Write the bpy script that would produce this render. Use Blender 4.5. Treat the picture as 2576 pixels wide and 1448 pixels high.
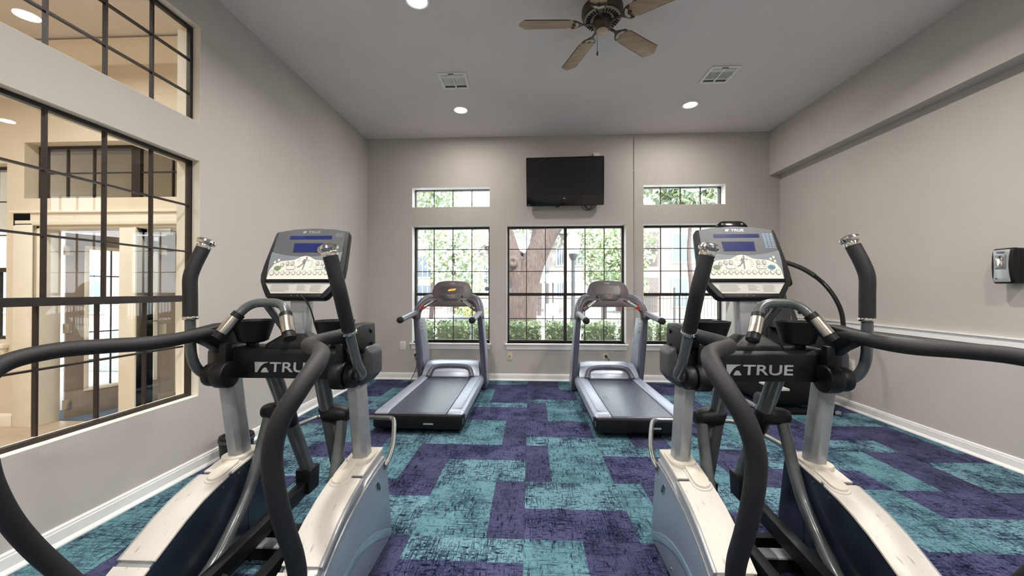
import bpy, bmesh, math, random
from mathutils import Vector, Matrix
R = math.radians
SC = bpy.context.scene
for o in list(bpy.data.objects): bpy.data.objects.remove(o)

# ------------------------------------------------------------------ camera, sky, sun, exposure
cam_d = bpy.data.cameras.new('camera'); CAM = bpy.data.objects.new('camera', cam_d)
SC.collection.objects.link(CAM); SC.camera = CAM
CAM.location = (0, 0, 1.32); CAM.rotation_euler = (math.pi/2 + 0.0067, 0, 0.0477)
cam_d.sensor_fit = 'HORIZONTAL'; cam_d.sensor_width = 36; cam_d.lens = 954.27/2576*36
cam_d.clip_start = 0.05; cam_d.clip_end = 300

W = bpy.data.worlds.new('sky'); SC.world = W; W.use_nodes = True
wn = W.node_tree; bg = wn.nodes['Background']
bg.inputs['Color'].default_value = (0.87, 0.93, 1.0, 1); bg.inputs['Strength'].default_value = 5.4
sun_d = bpy.data.lights.new('sun', 'SUN'); sun_d.energy = 9; sun_d.angle = R(3); sun_d.color = (1, .98, .95)
SUN = bpy.data.objects.new('sun', sun_d); SC.collection.objects.link(SUN)
SUN.rotation_euler = (R(40), R(18), 0)
vs = SC.view_settings
vs.view_transform = 'Standard'; vs.look = 'None'; vs.gamma = 1; vs.exposure = 0.4
vs.use_curve_mapping = False
LAMP_W = 24.5       # each gym downlight
LOBBY_W = 24.0
try:
    SC.cycles.use_denoising = True
    SC.cycles.max_bounces = 8; SC.cycles.diffuse_bounces = 5; SC.cycles.glossy_bounces = 3; SC.cycles.transparent_max_bounces = 24
    SC.cycles.sample_clamp_indirect = 6; SC.cycles.use_adaptive_sampling = True; SC.cycles.adaptive_threshold = .02
except Exception: pass

# ------------------------------------------------------------------ helpers
def lin(c):
    return c/12.92 if c <= .04045 else ((c+.055)/1.055)**2.4
def rgb(r, g, b): return (lin(r/255), lin(g/255), lin(b/255), 1)

class MB:
    def __init__(s): s.v = []; s.f = []; s.m = []
    def add(s, vs, fs, mi=0):
        n = len(s.v); s.v += [tuple(p) for p in vs]
        for f in fs: s.f.append([i+n for i in f]); s.m.append(mi)
        return s
    def box(s, x0, x1, y0, y1, z0, z1, mi=0):
        v = [(x0,y0,z0),(x1,y0,z0),(x1,y1,z0),(x0,y1,z0),(x0,y0,z1),(x1,y0,z1),(x1,y1,z1),(x0,y1,z1)]
        return s.add(v, [(3,2,1,0),(4,5,6,7),(0,1,5,4),(1,2,6,5),(2,3,7,6),(3,0,4,7)], mi)
    def loft(s, rings, cap=True, closed=True, mi=0):
        n = len(rings[0]); v = [p for r in rings for p in r]; f = []
        for k in range(len(rings)-1):
            for i in range(n if closed else n-1):
                j = (i+1) % n; f.append((k*n+i, k*n+j, (k+1)*n+j, (k+1)*n+i))
        if cap: f.append(tuple(range(n-1, -1, -1))); f.append(tuple(range((len(rings)-1)*n, len(rings)*n)))
        return s.add(v, f, mi)
    def prism(s, poly, axis, a, b, mi=0):
        def P(p, t):
            if axis == 'x': return (t, p[0], p[1])
            if axis == 'y': return (p[0], t, p[1])
            return (p[0], p[1], t)
        return s.loft([[P(p, a) for p in poly], [P(p, b) for p in poly]], mi=mi)
    def tube(s, path, r, n=12, cap=True, mi=0):
        P = [Vector(p) for p in path]; m = len(P)
        rr = r if isinstance(r, (list, tuple)) else [r]*m
        T = []
        for i in range(m):
            a = P[max(0, i-1)]; b = P[min(m-1, i+1)]; T.append((b-a).normalized())
        up = Vector((0,0,1)) if abs(T[0].z) < .9 else Vector((1,0,0))
        N = (up - T[0]*up.dot(T[0])).normalized(); rings = []
        for i in range(m):
            N = (N - T[i]*N.dot(T[i])).normalized(); B = T[i].cross(N)
            rings.append([P[i] + (N*math.cos(2*math.pi*k/n) + B*math.sin(2*math.pi*k/n))*rr[i] for k in range(n)])
        return s.loft(rings, cap, mi=mi)
    def cyl(s, p0, p1, r0, r1=None, n=20, mi=0):
        return s.tube([p0, p1], [r0, r0 if r1 is None else r1], n, mi=mi)
    def lathe(s, prof, c, axis=(0,0,1), n=24, mi=0):
        A = Vector(axis).normalized(); u = Vector((1,0,0)) if abs(A.x) < .9 else Vector((0,1,0))
        u = (u - A*u.dot(A)).normalized(); w = A.cross(u); c = Vector(c)
        rings = [[c + A*z + (u*math.cos(2*math.pi*k/n)+w*math.sin(2*math.pi*k/n))*max(r, 1e-4) for k in range(n)] for r, z in prof]
        return s.loft(rings, True, mi=mi)
    def ball(s, c, r, n=12, m=8, mi=0):
        rx, ry, rz = r if isinstance(r, tuple) else (r, r, r); rings = []
        for i in range(m+1):
            t = math.pi*i/m; q = max(math.sin(t), 1e-3)
            rings.append([(c[0]+rx*q*math.cos(2*math.pi*k/n), c[1]+ry*q*math.sin(2*math.pi*k/n), c[2]-rz*math.cos(t)) for k in range(n)])
        return s.loft(rings, mi=mi)
    def xf(s, M):
        s.v = [tuple(M @ Vector(p)) for p in s.v]; return s
    def build(s, name, mats, parent=None, bevel=0, seg=2, sharp=35):
        me = bpy.data.meshes.new(name); me.from_pydata(s.v, [], s.f)
        mats = mats if isinstance(mats, (list, tuple)) else [mats]
        for m in mats: me.materials.append(m)
        me.polygons.foreach_set('material_index', s.m)
        bm = bmesh.new(); bm.from_mesh(me)
        bmesh.ops.recalc_face_normals(bm, faces=bm.faces)
        if bevel:
            es = [e for e in bm.edges if len(e.link_faces) == 2 and e.calc_face_angle(0) > R(28)]
            try: bmesh.ops.bevel(bm, geom=es, offset=bevel, segments=seg, affect='EDGES', clamp_overlap=True, profile=.5)
            except Exception: pass
        bm.to_mesh(me); bm.free()
        me.shade_smooth(); me.set_sharp_from_angle(angle=R(sharp))
        o = bpy.data.objects.new(name, me); SC.collection.objects.link(o)
        if parent: o.parent = parent
        return o

def tag(o, label=None, cat=None, group=None, kind=None):
    if label: o['label'] = label
    if cat: o['category'] = cat
    if group: o['group'] = group
    if kind: o['kind'] = kind
    return o
def empty(name, loc=(0,0,0), rz=0):
    o = bpy.data.objects.new(name, None); SC.collection.objects.link(o)
    o.location = loc; o.rotation_euler = (0,0,rz); o.empty_display_size = .1
    return o
def children(o): return [c for c in bpy.data.objects if c.parent == o]
def copy_tree(o, parent=None):
    c = o.copy(); SC.collection.objects.link(c); c.parent = parent
    for ch in children(o): copy_tree(ch, c)
    return c
def spline(pts, n=8):
    P = [Vector(p) for p in pts]; out = []
    for i in range(len(P)-1):
        p0 = P[max(0,i-1)]; p1 = P[i]; p2 = P[i+1]; p3 = P[min(len(P)-1,i+2)]
        for k in range(n):
            t = k/n
            out.append(.5*((2*p1)+(p2-p0)*t+(2*p0-5*p1+4*p2-p3)*t*t+(3*p1-p0-3*p2+p3)*t**3))
    out.append(P[-1]); return out
def rounded(w, h, r, n=5, cx=0, cy=0):
    pts = []
    for sx, sy, a0 in ((1,1,0),(-1,1,90),(-1,-1,180),(1,-1,270)):
        for k in range(n+1):
            a = R(a0+90*k/n); pts.append((cx+sx*(w/2-r)+r*math.cos(a), cy+sy*(h/2-r)+r*math.sin(a)))
    return pts
def oval(w, h, n=24, cx=0, cy=0): return [(cx+w/2*math.cos(2*math.pi*k/n), cy+h/2*math.sin(2*math.pi*k/n)) for k in range(n)]
def frame_m(o, x, y):
    x = Vector(x).normalized(); y = Vector(y).normalized(); z = x.cross(y)
    M = Matrix((x, y, z)).transposed().to_4x4(); M.translation = Vector(o); return M
def text(name, s, w, h, m, parent, M, ext=.0015, shear=0, bold=0):
    cu = bpy.data.curves.new(name, 'FONT'); cu.body = s; cu.size = 1; cu.align_x = 'CENTER'; cu.shear = shear; cu.offset = bold
    t = bpy.data.objects.new(name, cu); SC.collection.objects.link(t); bpy.context.view_layer.update()
    me = bpy.data.meshes.new_from_object(t.evaluated_get(bpy.context.evaluated_depsgraph_get()))
    bpy.data.objects.remove(t); bpy.data.curves.remove(cu)
    xs = [v.co.x for v in me.vertices]; ys = [v.co.y for v in me.vertices]
    x0, x1, y0, y1 = min(xs), max(xs), min(ys), max(ys)
    mb = MB(); n = len(me.vertices)
    V = [((v.co.x-(x0+x1)/2)*w/(x1-x0), (v.co.y-(y0+y1)/2)*h/(y1-y0)) for v in me.vertices]
    F = [tuple(p.vertices) for p in me.polygons]
    mb.add([(x, y, ext) for x, y in V], F)
    cnt = {}
    for f in F:
        for i in range(len(f)):
            e = (f[i], f[(i+1) % len(f)]); cnt[tuple(sorted(e))] = cnt.get(tuple(sorted(e)), 0)+1
    b = len(mb.v); mb.add([(x, y, 0) for x, y in V], [])
    for f in F:
        for i in range(len(f)):
            a, c = f[i], f[(i+1) % len(f)]
            if cnt[tuple(sorted((a, c)))] == 1: mb.f.append([a, c, c+n, a+n]); mb.m.append(0)
    bpy.data.meshes.remove(me)
    return mb.xf(M).build(name, m, parent)

# ------------------------------------------------------------------ materials
MT = {}
def mat(name, col, rough=.5, metal=0, noise=0, nscale=20, bump=0, bscale=200, emit=0, spec=.5, coat=0, stretch=(1,1,1), col2=None, lo=.4, hi=.6):
    m = bpy.data.materials.new(name); m.use_nodes = True; nt = m.node_tree; b = nt.nodes['Principled BSDF']
    b.inputs['Base Color'].default_value = col; b.inputs['Roughness'].default_value = rough; b.inputs['Metallic'].default_value = metal
    b.inputs['Specular IOR Level'].default_value = spec; b.inputs['Coat Weight'].default_value = coat
    tc = None
    if noise or bump: 
        tc = nt.nodes.new('ShaderNodeTexCoord'); mp = nt.nodes.new('ShaderNodeMapping'); mp.inputs['Scale'].default_value = stretch
        nt.links.new(tc.outputs['Object'], mp.inputs['Vector'])
    if noise:
        n = nt.nodes.new('ShaderNodeTexNoise'); n.inputs['Scale'].default_value = nscale; n.inputs['Detail'].default_value = 5
        nt.links.new(mp.outputs['Vector'], n.inputs['Vector'])
        r = nt.nodes.new('ShaderNodeValToRGB'); r.color_ramp.elements[0].position = lo; r.color_ramp.elements[1].position = hi
        c2 = col2 or tuple(c*(1-noise) for c in col[:3])+(1,)
        r.color_ramp.elements[0].color = c2; r.color_ramp.elements[1].color = col
        nt.links.new(n.outputs['Fac'], r.inputs['Fac']); nt.links.new(r.outputs['Color'], b.inputs['Base Color'])
    if bump:
        n2 = nt.nodes.new('ShaderNodeTexNoise'); n2.inputs['Scale'].default_value = bscale; n2.inputs['Detail'].default_value = 2
        nt.links.new(mp.outputs['Vector'], n2.inputs['Vector'])
        bp = nt.nodes.new('ShaderNodeBump'); bp.inputs['Strength'].default_value = bump; bp.inputs['Distance'].default_value = .002
        nt.links.new(n2.outputs['Fac'], bp.inputs['Height']); nt.links.new(bp.outputs['Normal'], b.inputs['Normal'])
    if emit:
        b.inputs['Emission Color'].default_value = col; b.inputs['Emission Strength'].default_value = emit
    MT[name] = m; return m
def glass_mat(name, tint=(1,1,1,1), ior=1.5):
    m = bpy.data.materials.new(name); m.use_nodes = True; nt = m.node_tree; nt.nodes.clear()
    o = nt.nodes.new('ShaderNodeOutputMaterial'); mx = nt.nodes.new('ShaderNodeMixShader'); fr = nt.nodes.new('ShaderNodeMath'); lw = nt.nodes.new('ShaderNodeLayerWeight'); lw.inputs['Blend'].default_value = .5; pw = nt.nodes.new('ShaderNodeMath'); pw.operation = 'POWER'; pw.inputs[1].default_value = 5
    fr.operation = 'MULTIPLY_ADD'; f0 = ((ior-1)/(ior+1))**2; fr.inputs[1].default_value = 1-f0; fr.inputs[2].default_value = f0
    nt.links.new(lw.outputs['Facing'], pw.inputs[0]); nt.links.new(pw.outputs[0], fr.inputs[0])
    t = nt.nodes.new('ShaderNodeBsdfTransparent'); g = nt.nodes.new('ShaderNodeBsdfGlossy')
    t.inputs['Color'].default_value = tint; g.inputs['Roughness'].default_value = 0.0
    nt.links.new(fr.outputs[0], mx.inputs[0]); nt.links.new(t.outputs[0], mx.inputs[1]); nt.links.new(g.outputs[0], mx.inputs[2])
    nt.links.new(mx.outputs[0], o.inputs[0]); MT[name] = m; return m
def carpet_mat(name, base, dark, alt, thr, vert=False):
    m = bpy.data.materials.new(name); m.use_nodes = True; nt = m.node_tree; b = nt.nodes['Principled BSDF']
    b.inputs['Roughness'].default_value = .95; b.inputs['Specular IOR Level'].default_value = .1
    L = nt.links.new; N = nt.nodes.new
    tc = N('ShaderNodeTexCoord'); oi = N('ShaderNodeObjectInfo')
    off = N('ShaderNodeVectorMath'); off.operation = 'SCALE'; off.inputs[0].default_value = (37.1, 91.7, 13.3)
    L(oi.outputs['Random'], off.inputs['Scale'])
    ad = N('ShaderNodeVectorMath'); L(tc.outputs['Object'], ad.inputs[0]); L(off.outputs[0], ad.inputs[1])
    facs = []
    for sc_ in (((18, 60, 1), (150, 10, 1), (60, 50, 1)) if vert else ((9, 140, 1), (70, 16, 1), (44, 60, 1))):
        mp = N('ShaderNodeMapping'); mp.inputs['Scale'].default_value = sc_; L(ad.outputs[0], mp.inputs['Vector'])
        n = N('ShaderNodeTexNoise'); n.inputs['Scale'].default_value = 1; n.inputs['Detail'].default_value = 4; n.inputs['Roughness'].default_value = .62
        L(mp.outputs[0], n.inputs['Vector']); facs.append(n)
    big = N('ShaderNodeTexNoise'); big.inputs['Scale'].default_value = 5; big.inputs['Detail'].default_value = 1; L(ad.outputs[0], big.inputs['Vector'])
    mxm = N('ShaderNodeMath'); mxm.operation = 'MAXIMUM'; L(facs[0].outputs['Fac'], mxm.inputs[0]); L(facs[1].outputs['Fac'], mxm.inputs[1])
    m2 = N('ShaderNodeMath'); m2.operation = 'MAXIMUM'; L(mxm.outputs[0], m2.inputs[0]); L(facs[2].outputs['Fac'], m2.inputs[1])
    sub = N('ShaderNodeMath'); sub.operation = 'MULTIPLY_ADD'; sub.inputs[1].default_value = .28; L(big.outputs['Fac'], sub.inputs[0]); L(m2.outputs[0], sub.inputs[2])
    rp = N('ShaderNodeValToRGB'); rp.color_ramp.elements[0].position = thr; rp.color_ramp.elements[1].position = thr+(.07 if vert else .12)
    rp.color_ramp.elements[0].color = base; rp.color_ramp.elements[1].color = dark
    L(sub.outputs[0], rp.inputs['Fac'])
    hue = N('ShaderNodeMixRGB'); hue.inputs['Color2'].default_value = alt
    r3 = N('ShaderNodeValToRGB'); r3.color_ramp.elements[0].position = .45; r3.color_ramp.elements[1].position = .7
    L(facs[2].outputs['Fac'], r3.inputs['Fac']); mm = N('ShaderNodeMath'); mm.operation = 'MULTIPLY'; mm.inputs[1].default_value = .55
    L(r3.outputs['Color'], mm.inputs[0]); L(mm.outputs[0], hue.inputs['Fac']); L(rp.outputs['Color'], hue.inputs['Color1'])
    # loop weave
    wv = N('ShaderNodeTexVoronoi'); wv.inputs['Scale'].default_value = 1; mp = N('ShaderNodeMapping'); mp.inputs['Scale'].default_value = (190, 300, 1)
    L(tc.outputs['Object'], mp.inputs['Vector']); L(mp.outputs[0], wv.inputs['Vector'])
    r4 = N('ShaderNodeValToRGB'); r4.color_ramp.elements[0].color = (1.15,1.15,1.15,1); r4.color_ramp.elements[1].color = (.42,.42,.5,1); r4.color_ramp.elements[1].position = .75
    L(wv.outputs['Distance'], r4.inputs['Fac'])
    mul = N('ShaderNodeMixRGB'); mul.blend_type = 'MULTIPLY'; mul.inputs['Fac'].default_value = .75
    L(hue.outputs[0], mul.inputs['Color1']); L(r4.outputs[0], mul.inputs['Color2']); L(mul.outputs[0], b.inputs['Base Color'])
    bp = N('ShaderNodeBump'); bp.inputs['Strength'].default_value = .5; bp.inputs['Distance'].default_value = .003; bp.invert = True
    L(wv.outputs['Distance'], bp.inputs['Height']); L(bp.outputs[0], b.inputs['Normal'])
    MT[name] = m; return m

M_wall = mat('greige_wall', rgb(189,183,177), .85, noise=.04, nscale=1.5, bump=.35, bscale=140, spec=.2)
M_ceil = mat('ceiling_paint', rgb(226,218,216), .9, noise=.03, nscale=2, bump=.2, bscale=160, spec=.15)
M_white = mat('white_trim', rgb(240,238,235), .45, noise=.03, nscale=8)
M_cream = mat('cream_wall', rgb(224,212,192), .85, noise=.04, nscale=2, bump=.2, bscale=140, spec=.2)
M_creamtrim = mat('cream_trim', rgb(238,231,216), .5, noise=.03, nscale=6)
M_bronze = mat('bronze_frame', rgb(52,44,40), .42, .3, noise=.25, nscale=30)
M_glass = glass_mat('window_glass', (.97,.985,.98,1), 1.42)
M_teal = carpet_mat('teal_carpet', rgb(104,149,154), rgb(24,42,62), rgb(112,138,158), .652)
M_purple = carpet_mat('purple_carpet', rgb(79,79,108), rgb(24,23,46), rgb(86,96,130), .652)
M_tealv = carpet_mat('teal_carpet_turned', rgb(118,160,167), rgb(18,32,54), rgb(118,148,168), .660, True)
M_purplev = carpet_mat('purple_carpet_turned', rgb(84,84,116), rgb(18,18,42), rgb(92,104,142), .660, True)
M_black = mat('black_plastic', rgb(13,12,14), .45, noise=.2, nscale=60, bump=.12, bscale=500, spec=.35)
M_pad = mat('black_foam', rgb(23,22,25), .6, noise=.2, nscale=80, bump=.5, bscale=420)
M_gloss = mat('gloss_black', rgb(16,15,18), .12, noise=.1, nscale=10)
M_dkgrey = mat('charcoal_plastic', rgb(62,61,65), .4, noise=.15, nscale=70, bump=.15, bscale=500)
M_tube = mat('grey_enamel_tube', rgb(86,91,92), .25, .2, noise=.1, nscale=30, coat=.3)
M_silver = mat('silver_paint', rgb(160,162,164), .34, .35, noise=.06, nscale=30, bump=.08, bscale=400)
M_silverblue = mat('silver_blue_panel', rgb(132,144,160), .36, .3, noise=.05, nscale=14)
M_swoosh = mat('blue_grey_swoosh', rgb(128,150,168), .35, .3, noise=.1, nscale=20)
M_creampl = mat('worn_cream_plastic', rgb(193,189,182), .5, noise=.35, nscale=26, stretch=(3,.6,1), col2=rgb(150,145,134), lo=.26, hi=.38, bump=.08, bscale=60)
M_creamflat = mat('cream_cover_plastic', rgb(200,193,180), .5, noise=.06, nscale=8)
M_navy = mat('dark_navy_panel', rgb(40,50,64), .28, .2, noise=.3, nscale=7)
M_chrome = mat('chrome', rgb(225,222,214), .12, 1, noise=.05, nscale=8)
M_bumper = mat('bumper_steel', rgb(150,150,146), .28, .85, noise=.1, nscale=20)
M_steel = mat('brushed_steel', rgb(205,198,184), .24, 1, noise=.1, nscale=60, stretch=(1,1,.05))
M_lcd = mat('blue_lcd', rgb(40,48,104), .2, noise=.25, nscale=9, emit=.04)
M_plate = mat('console_dark_grey', rgb(82,84,88), .45, noise=.04, nscale=12)
M_plate2 = mat('console_mid_grey', rgb(116,122,128), .45, noise=.04, nscale=12)
M_key = mat('keypad_white', rgb(214,212,202), .5, noise=.03, nscale=10)
M_instr = mat('instruction_plate', rgb(186,184,178), .45, noise=.03, nscale=10)
M_print = mat('grey_print', rgb(112,112,112), .6, noise=.1, nscale=30)
M_print2 = mat('dark_print', rgb(58,58,60), .6, noise=.1, nscale=30)
M_letter = mat('silver_letters', rgb(178,182,184), .35, .5, noise=.05, nscale=30)
M_green = mat('green_button', rgb(112,150,70), .4, noise=.1, nscale=30)
M_bluebtn = mat('blue_button', rgb(82,150,176), .4, noise=.1, nscale=30)
M_orange = mat('orange_led', (1,.28,.02,1), .5, emit=1.2, noise=.05)
M_dimled = mat('dim_led', rgb(104,64,50), .5, noise=.1)
M_red = mat('red_plastic', rgb(196,40,36), .4, noise=.1, nscale=20)
M_belt = mat('treadmill_belt', rgb(66,72,88), .38, noise=.2, nscale=26, stretch=(1,.4,1), bump=.1, bscale=600, spec=.9)
M_tsilver = mat('treadmill_silver', rgb(168,174,188), .34, .35, noise=.05, nscale=30, bump=.06, bscale=500)
M_trail = mat('treadmill_rail', rgb(158,164,180), .38, .3, noise=.08, nscale=40)
M_tgrey = mat('treadmill_grey', rgb(96,96,108), .4, .2, noise=.08, nscale=40)
M_tcon = mat('treadmill_console', rgb(74,66,70), .42, noise=.08, nscale=40)
M_tscr = mat('treadmill_screen', rgb(58,48,50), .3, noise=.06, nscale=20)
M_thandle = mat('treadmill_handle', rgb(134,136,146), .36, .4, noise=.05, nscale=30)
M_outlet = mat('outlet_white', rgb(226,223,215), .4, noise=.03)
M_beige = mat('outlet_beige', rgb(204,196,172), .4, noise=.03)
M_fanbl = mat('fan_blade_wood', rgb(176,150,122), .5, noise=.18, nscale=7, stretch=(1,9,1))
M_fanmetal = mat('fan_antique_brown', rgb(78,66,56), .4, .5, noise=.2, nscale=30)
M_fancream = mat('fan_cream', rgb(198,180,156), .45, noise=.06)
M_rubber = mat('black_rubber', rgb(20,20,20), .8, noise=.15)
M_lens = mat('lamp_lens', (1,.96,.88,1), .5, emit=14, noise=.01)
M_shell = mat('pale_grey_shell', rgb(188,184,178), .45, noise=.04)
M_taupe = mat('taupe_door_paint', rgb(146,132,120), .5, noise=.05, nscale=8)
M_lobbyfloor = mat('lobby_tile', rgb(190,170,146), .4, noise=.12, nscale=6)
M_mat = mat('blue_grey_mat', rgb(100,116,132), .9, noise=.3, nscale=120)

# ------------------------------------------------------------------ room dimensions (m)
XL, XS, XR, YB, ZC, ZS = -2.443, 3.4146, 3.5589, 5.577, 3.5924, 2.9642
YR = -3.2          # wall behind the camera
XLO = -2.62        # lobby face of the left wall
def wall(name, axis, t0, t1, a0, a1, z0, z1, holes, m, face_mats=None):
    """solid wall slab with rectangular openings: axis 'y' -> a is X, thickness in Y; axis 'x' -> a is Y"""
    As = sorted({a0, a1, *[h[0] for h in holes], *[h[1] for h in holes]})
    Zs = sorted({z0, z1, *[h[2] for h in holes], *[h[3] for h in holes]})
    mb = MB(); idx = {}
    def solid(i, j):
        if not (0 <= i < len(As)-1 and 0 <= j < len(Zs)-1): return False
        ca = (As[i]+As[i+1])/2; cz = (Zs[j]+Zs[j+1])/2
        return not any(h[0] < ca < h[1] and h[2] < cz < h[3] for h in holes)
    def P(a, t, z): return (a, t, z) if axis == 'y' else (t, a, z)
    def V(a, t, z):
        k = (round(a,5), round(t,5), round(z,5))
        if k not in idx: idx[k] = len(mb.v); mb.v.append(P(a, t, z))
        return idx[k]
    def F(*q, mi=0): mb.f.append([V(*p) for p in q]); mb.m.append(mi)
    for i in range(len(As)-1):
        for j in range(len(Zs)-1):
            if not solid(i, j): continue
            A0, A1, Z0, Z1 = As[i], As[i+1], Zs[j], Zs[j+1]
            F((A0,t0,Z0),(A1,t0,Z0),(A1,t0,Z1),(A0,t0,Z1)); F((A0,t1,Z0),(A1,t1,Z0),(A1,t1,Z1),(A0,t1,Z1), mi=1)
            if not solid(i-1, j): F((A0,t0,Z0),(A0,t1,Z0),(A0,t1,Z1),(A0,t0,Z1))
            if not solid(i+1, j): F((A1,t0,Z0),(A1,t1,Z0),(A1,t1,Z1),(A1,t0,Z1))
            if not solid(i, j-1): F((A0,t0,Z0),(A1,t0,Z0),(A1,t1,Z0),(A0,t1,Z0))
            if not solid(i, j+1): F((A0,t0,Z1),(A1,t0,Z1),(A1,t1,Z1),(A0,t1,Z1))
    return tag(mb.build(name, [m, face_mats or m]), kind='structure')

M_brickext = mat('exterior_render', rgb(206,186,170), .9, noise=.1, nscale=6)
WIN_B = [(-1.757,-.597,.545,2.28),(-.343,1.392,.545,2.28),(1.642,2.802,.545,2.28)]
CLE_B = [(-1.757,-.597,2.56,2.85),(1.642,2.802,2.56,2.85)]
LW = (.995, 2.69, .545, 2.28); LU = (.995, 2.69, 2.56, 3.27)
wall('wall_back', 'y', YB, YB+.25, XLO, XR+.2, -.02, ZC+.02, WIN_B+CLE_B, M_wall, M_brickext)
wall('wall_left', 'x', XL, XLO, YR-.2, YB, -.02, ZC+.02, [LW, LU], M_wall, M_cream)
wall('wall_right', 'x', XR, XR+.2, YR-.2, YB, -.02, ZC+.02, [], M_wall)
wall('wall_rear', 'y', YR-.2, YR, XL, XR, -.02, ZC+.02, [], M_wall)
tag(MB().box(XLO, XR+.2, YR-.2, YB+.25, ZC+.02, ZC+.2).build('ceiling_slab', M_ceil), kind='structure')
tag(MB().box(XL, XR, YR, YB, ZC, ZC+.02).build('ceiling', M_ceil), kind='structure')
tag(MB().box(XS, XR, YR, YB, ZS, ZC).build('ceiling_soffit', M_wall), kind='structure')

# floor: slab with every carpet tile on it
floor = tag(MB().box(XL, XR, YR, YB, -.1, -.006).build('floor', M_rubber), kind='structure')
T = .6106; TX, TY = -.0348, 2.6352
KNOWN = {(-1,-2):('y',.71,'P'),(-1,-1):('x',.67,'T'),(-1,0):('y',.525,'T'),(-1,1):('x',.66,'T'),(-1,2):('y',.72,'P'),(-1,3):('x',.29,'T'),(-1,4):('y',.4,'P'),
 (0,-2):('x',.51,'T'),(0,-1):('y',.47,'P'),(0,0):('x',.30,'P'),(0,1):('y',.32,'T'),(0,2):('x',.36,'P'),(0,3):('y',.24,'T'),(0,4):('x',.7,'P'),
 (1,-1):('x',.29,'T'),(1,0):('y',.71,'P'),(1,1):('x',.5,'T'),(1,2):('y',.5,'T'),
 (-2,-1):('y',.65,'T'),(-2,-2):('x',.4,'T'),(-2,0):('x',.53,'T'),(-2,1):('y',.5,'T'),(-3,1):('x',.6,'T'),(-3,2):('y',.5,'P'),(-3,3):('x',.5,'T'),(-3,4):('y',.6,'P'),
 (2,-1):('y',.5,'P'),(2,0):('x',.4,'T'),(2,1):('y',.5,'T'),(3,-1):('x',.35,'P'),(3,0):('y',.45,'P'),(3,1):('x',.5,'T'),(4,-1):('y',.5,'T'),(4,0):('x',.5,'T'),(4,1):('y',.4,'T'),
 (-4,0):('y',.4,'P'),(-4,-1):('x',.5,'T'),(-3,0):('y',.5,'T'),(-3,-1):('x',.4,'P')}
rnd = random.Random(11); tile_cache = {}
for i in range(-4, 6):
    for j in range(-10, 5):
        x0, x1 = max(TX+i*T, XL), min(TX+(i+1)*T, XR); y0, y1 = max(TY+j*T, YR), min(TY+(j+1)*T, YB)
        o_, fr, c0 = KNOWN.get((i,j)) or ('x' if (i+j) % 2 == 0 else 'y', rnd.choice([.3,.4,.5,.66,.72]), rnd.choice('TP'))
        if x1-x0 < .02 or y1-y0 < .02: continue
        cx, cy = TX+(i+.5)*T, TY+(j+.5)*T; g = .0006
        ax0, ax1, ay0, ay1 = x0-cx+g, x1-cx-g, y0-cy+g, y1-cy-g
        key = tuple(round(q,4) for q in (ax0,ax1,ay0,ay1,fr))+(o_,c0)
        if key not in tile_cache:
            mb = MB(); a, b = (0,1) if c0 == 'T' else (1,0); h = .0055
            if o_ == 'x':
                s = min(max(-T/2+fr*T, ax0+.005), ax1-.005)
                mb.box(ax0, s, ay0, ay1, 0, h, a); mb.box(s, ax1, ay0, ay1, 0, h, b)
            else:
                s = min(max(-T/2+fr*T, ay0+.005), ay1-.005)
                mb.box(ax0, ax1, ay0, s, 0, h, a); mb.box(ax0, ax1, s, ay1, 0, h, b)
            t = mb.build('carpet_tile', [M_teal, M_purple] if o_ == 'x' else [M_tealv, M_purplev], floor); tile_cache[key] = t.data
        else:
            t = bpy.data.objects.new('carpet_tile', tile_cache[key]); SC.collection.objects.link(t); t.parent = floor
        t.location = (cx, cy, -.0058)

# skirting, chair rail
def skirting(name, axis, wallpos, a0, a1, sgn):
    prof = [(0,0),(.026,0),(.026,.008),(.02,.02),(.014,.026),(.014,.078),(.011,.082),(.011,.092),(.006,.1),(0,.1)]
    P = [(wallpos+sgn*(p[0]+.0005), p[1]+.0005) for p in prof]
    mb = MB()
    if axis == 'x': mb.prism(P, 'y', a0, a1)
    else: mb.prism([(p[0], p[1]) for p in P], 'x', a0, a1)
    return tag(mb.build(name, M_white, sharp=20), kind='structure')
skirting('baseboard_left', 'x', XL, YR+.03, YB-.03, 1)
skirting('baseboard_right', 'x', XR, YR+.03, YB-.03, -1)
skirting('baseboard_back', 'y', YB, XL+.0005, XR-.0005, -1)
tag(MB().prism([(XR-.0005,.90),(XR-.018,.90),(XR-.018,.955),(XR-.03,.962),(XR-.03,.972),(XR-.0005,.972)], 'y', YR+.01, YB-.0005).build('trim_1', M_white, sharp=20), kind='structure')

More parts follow.
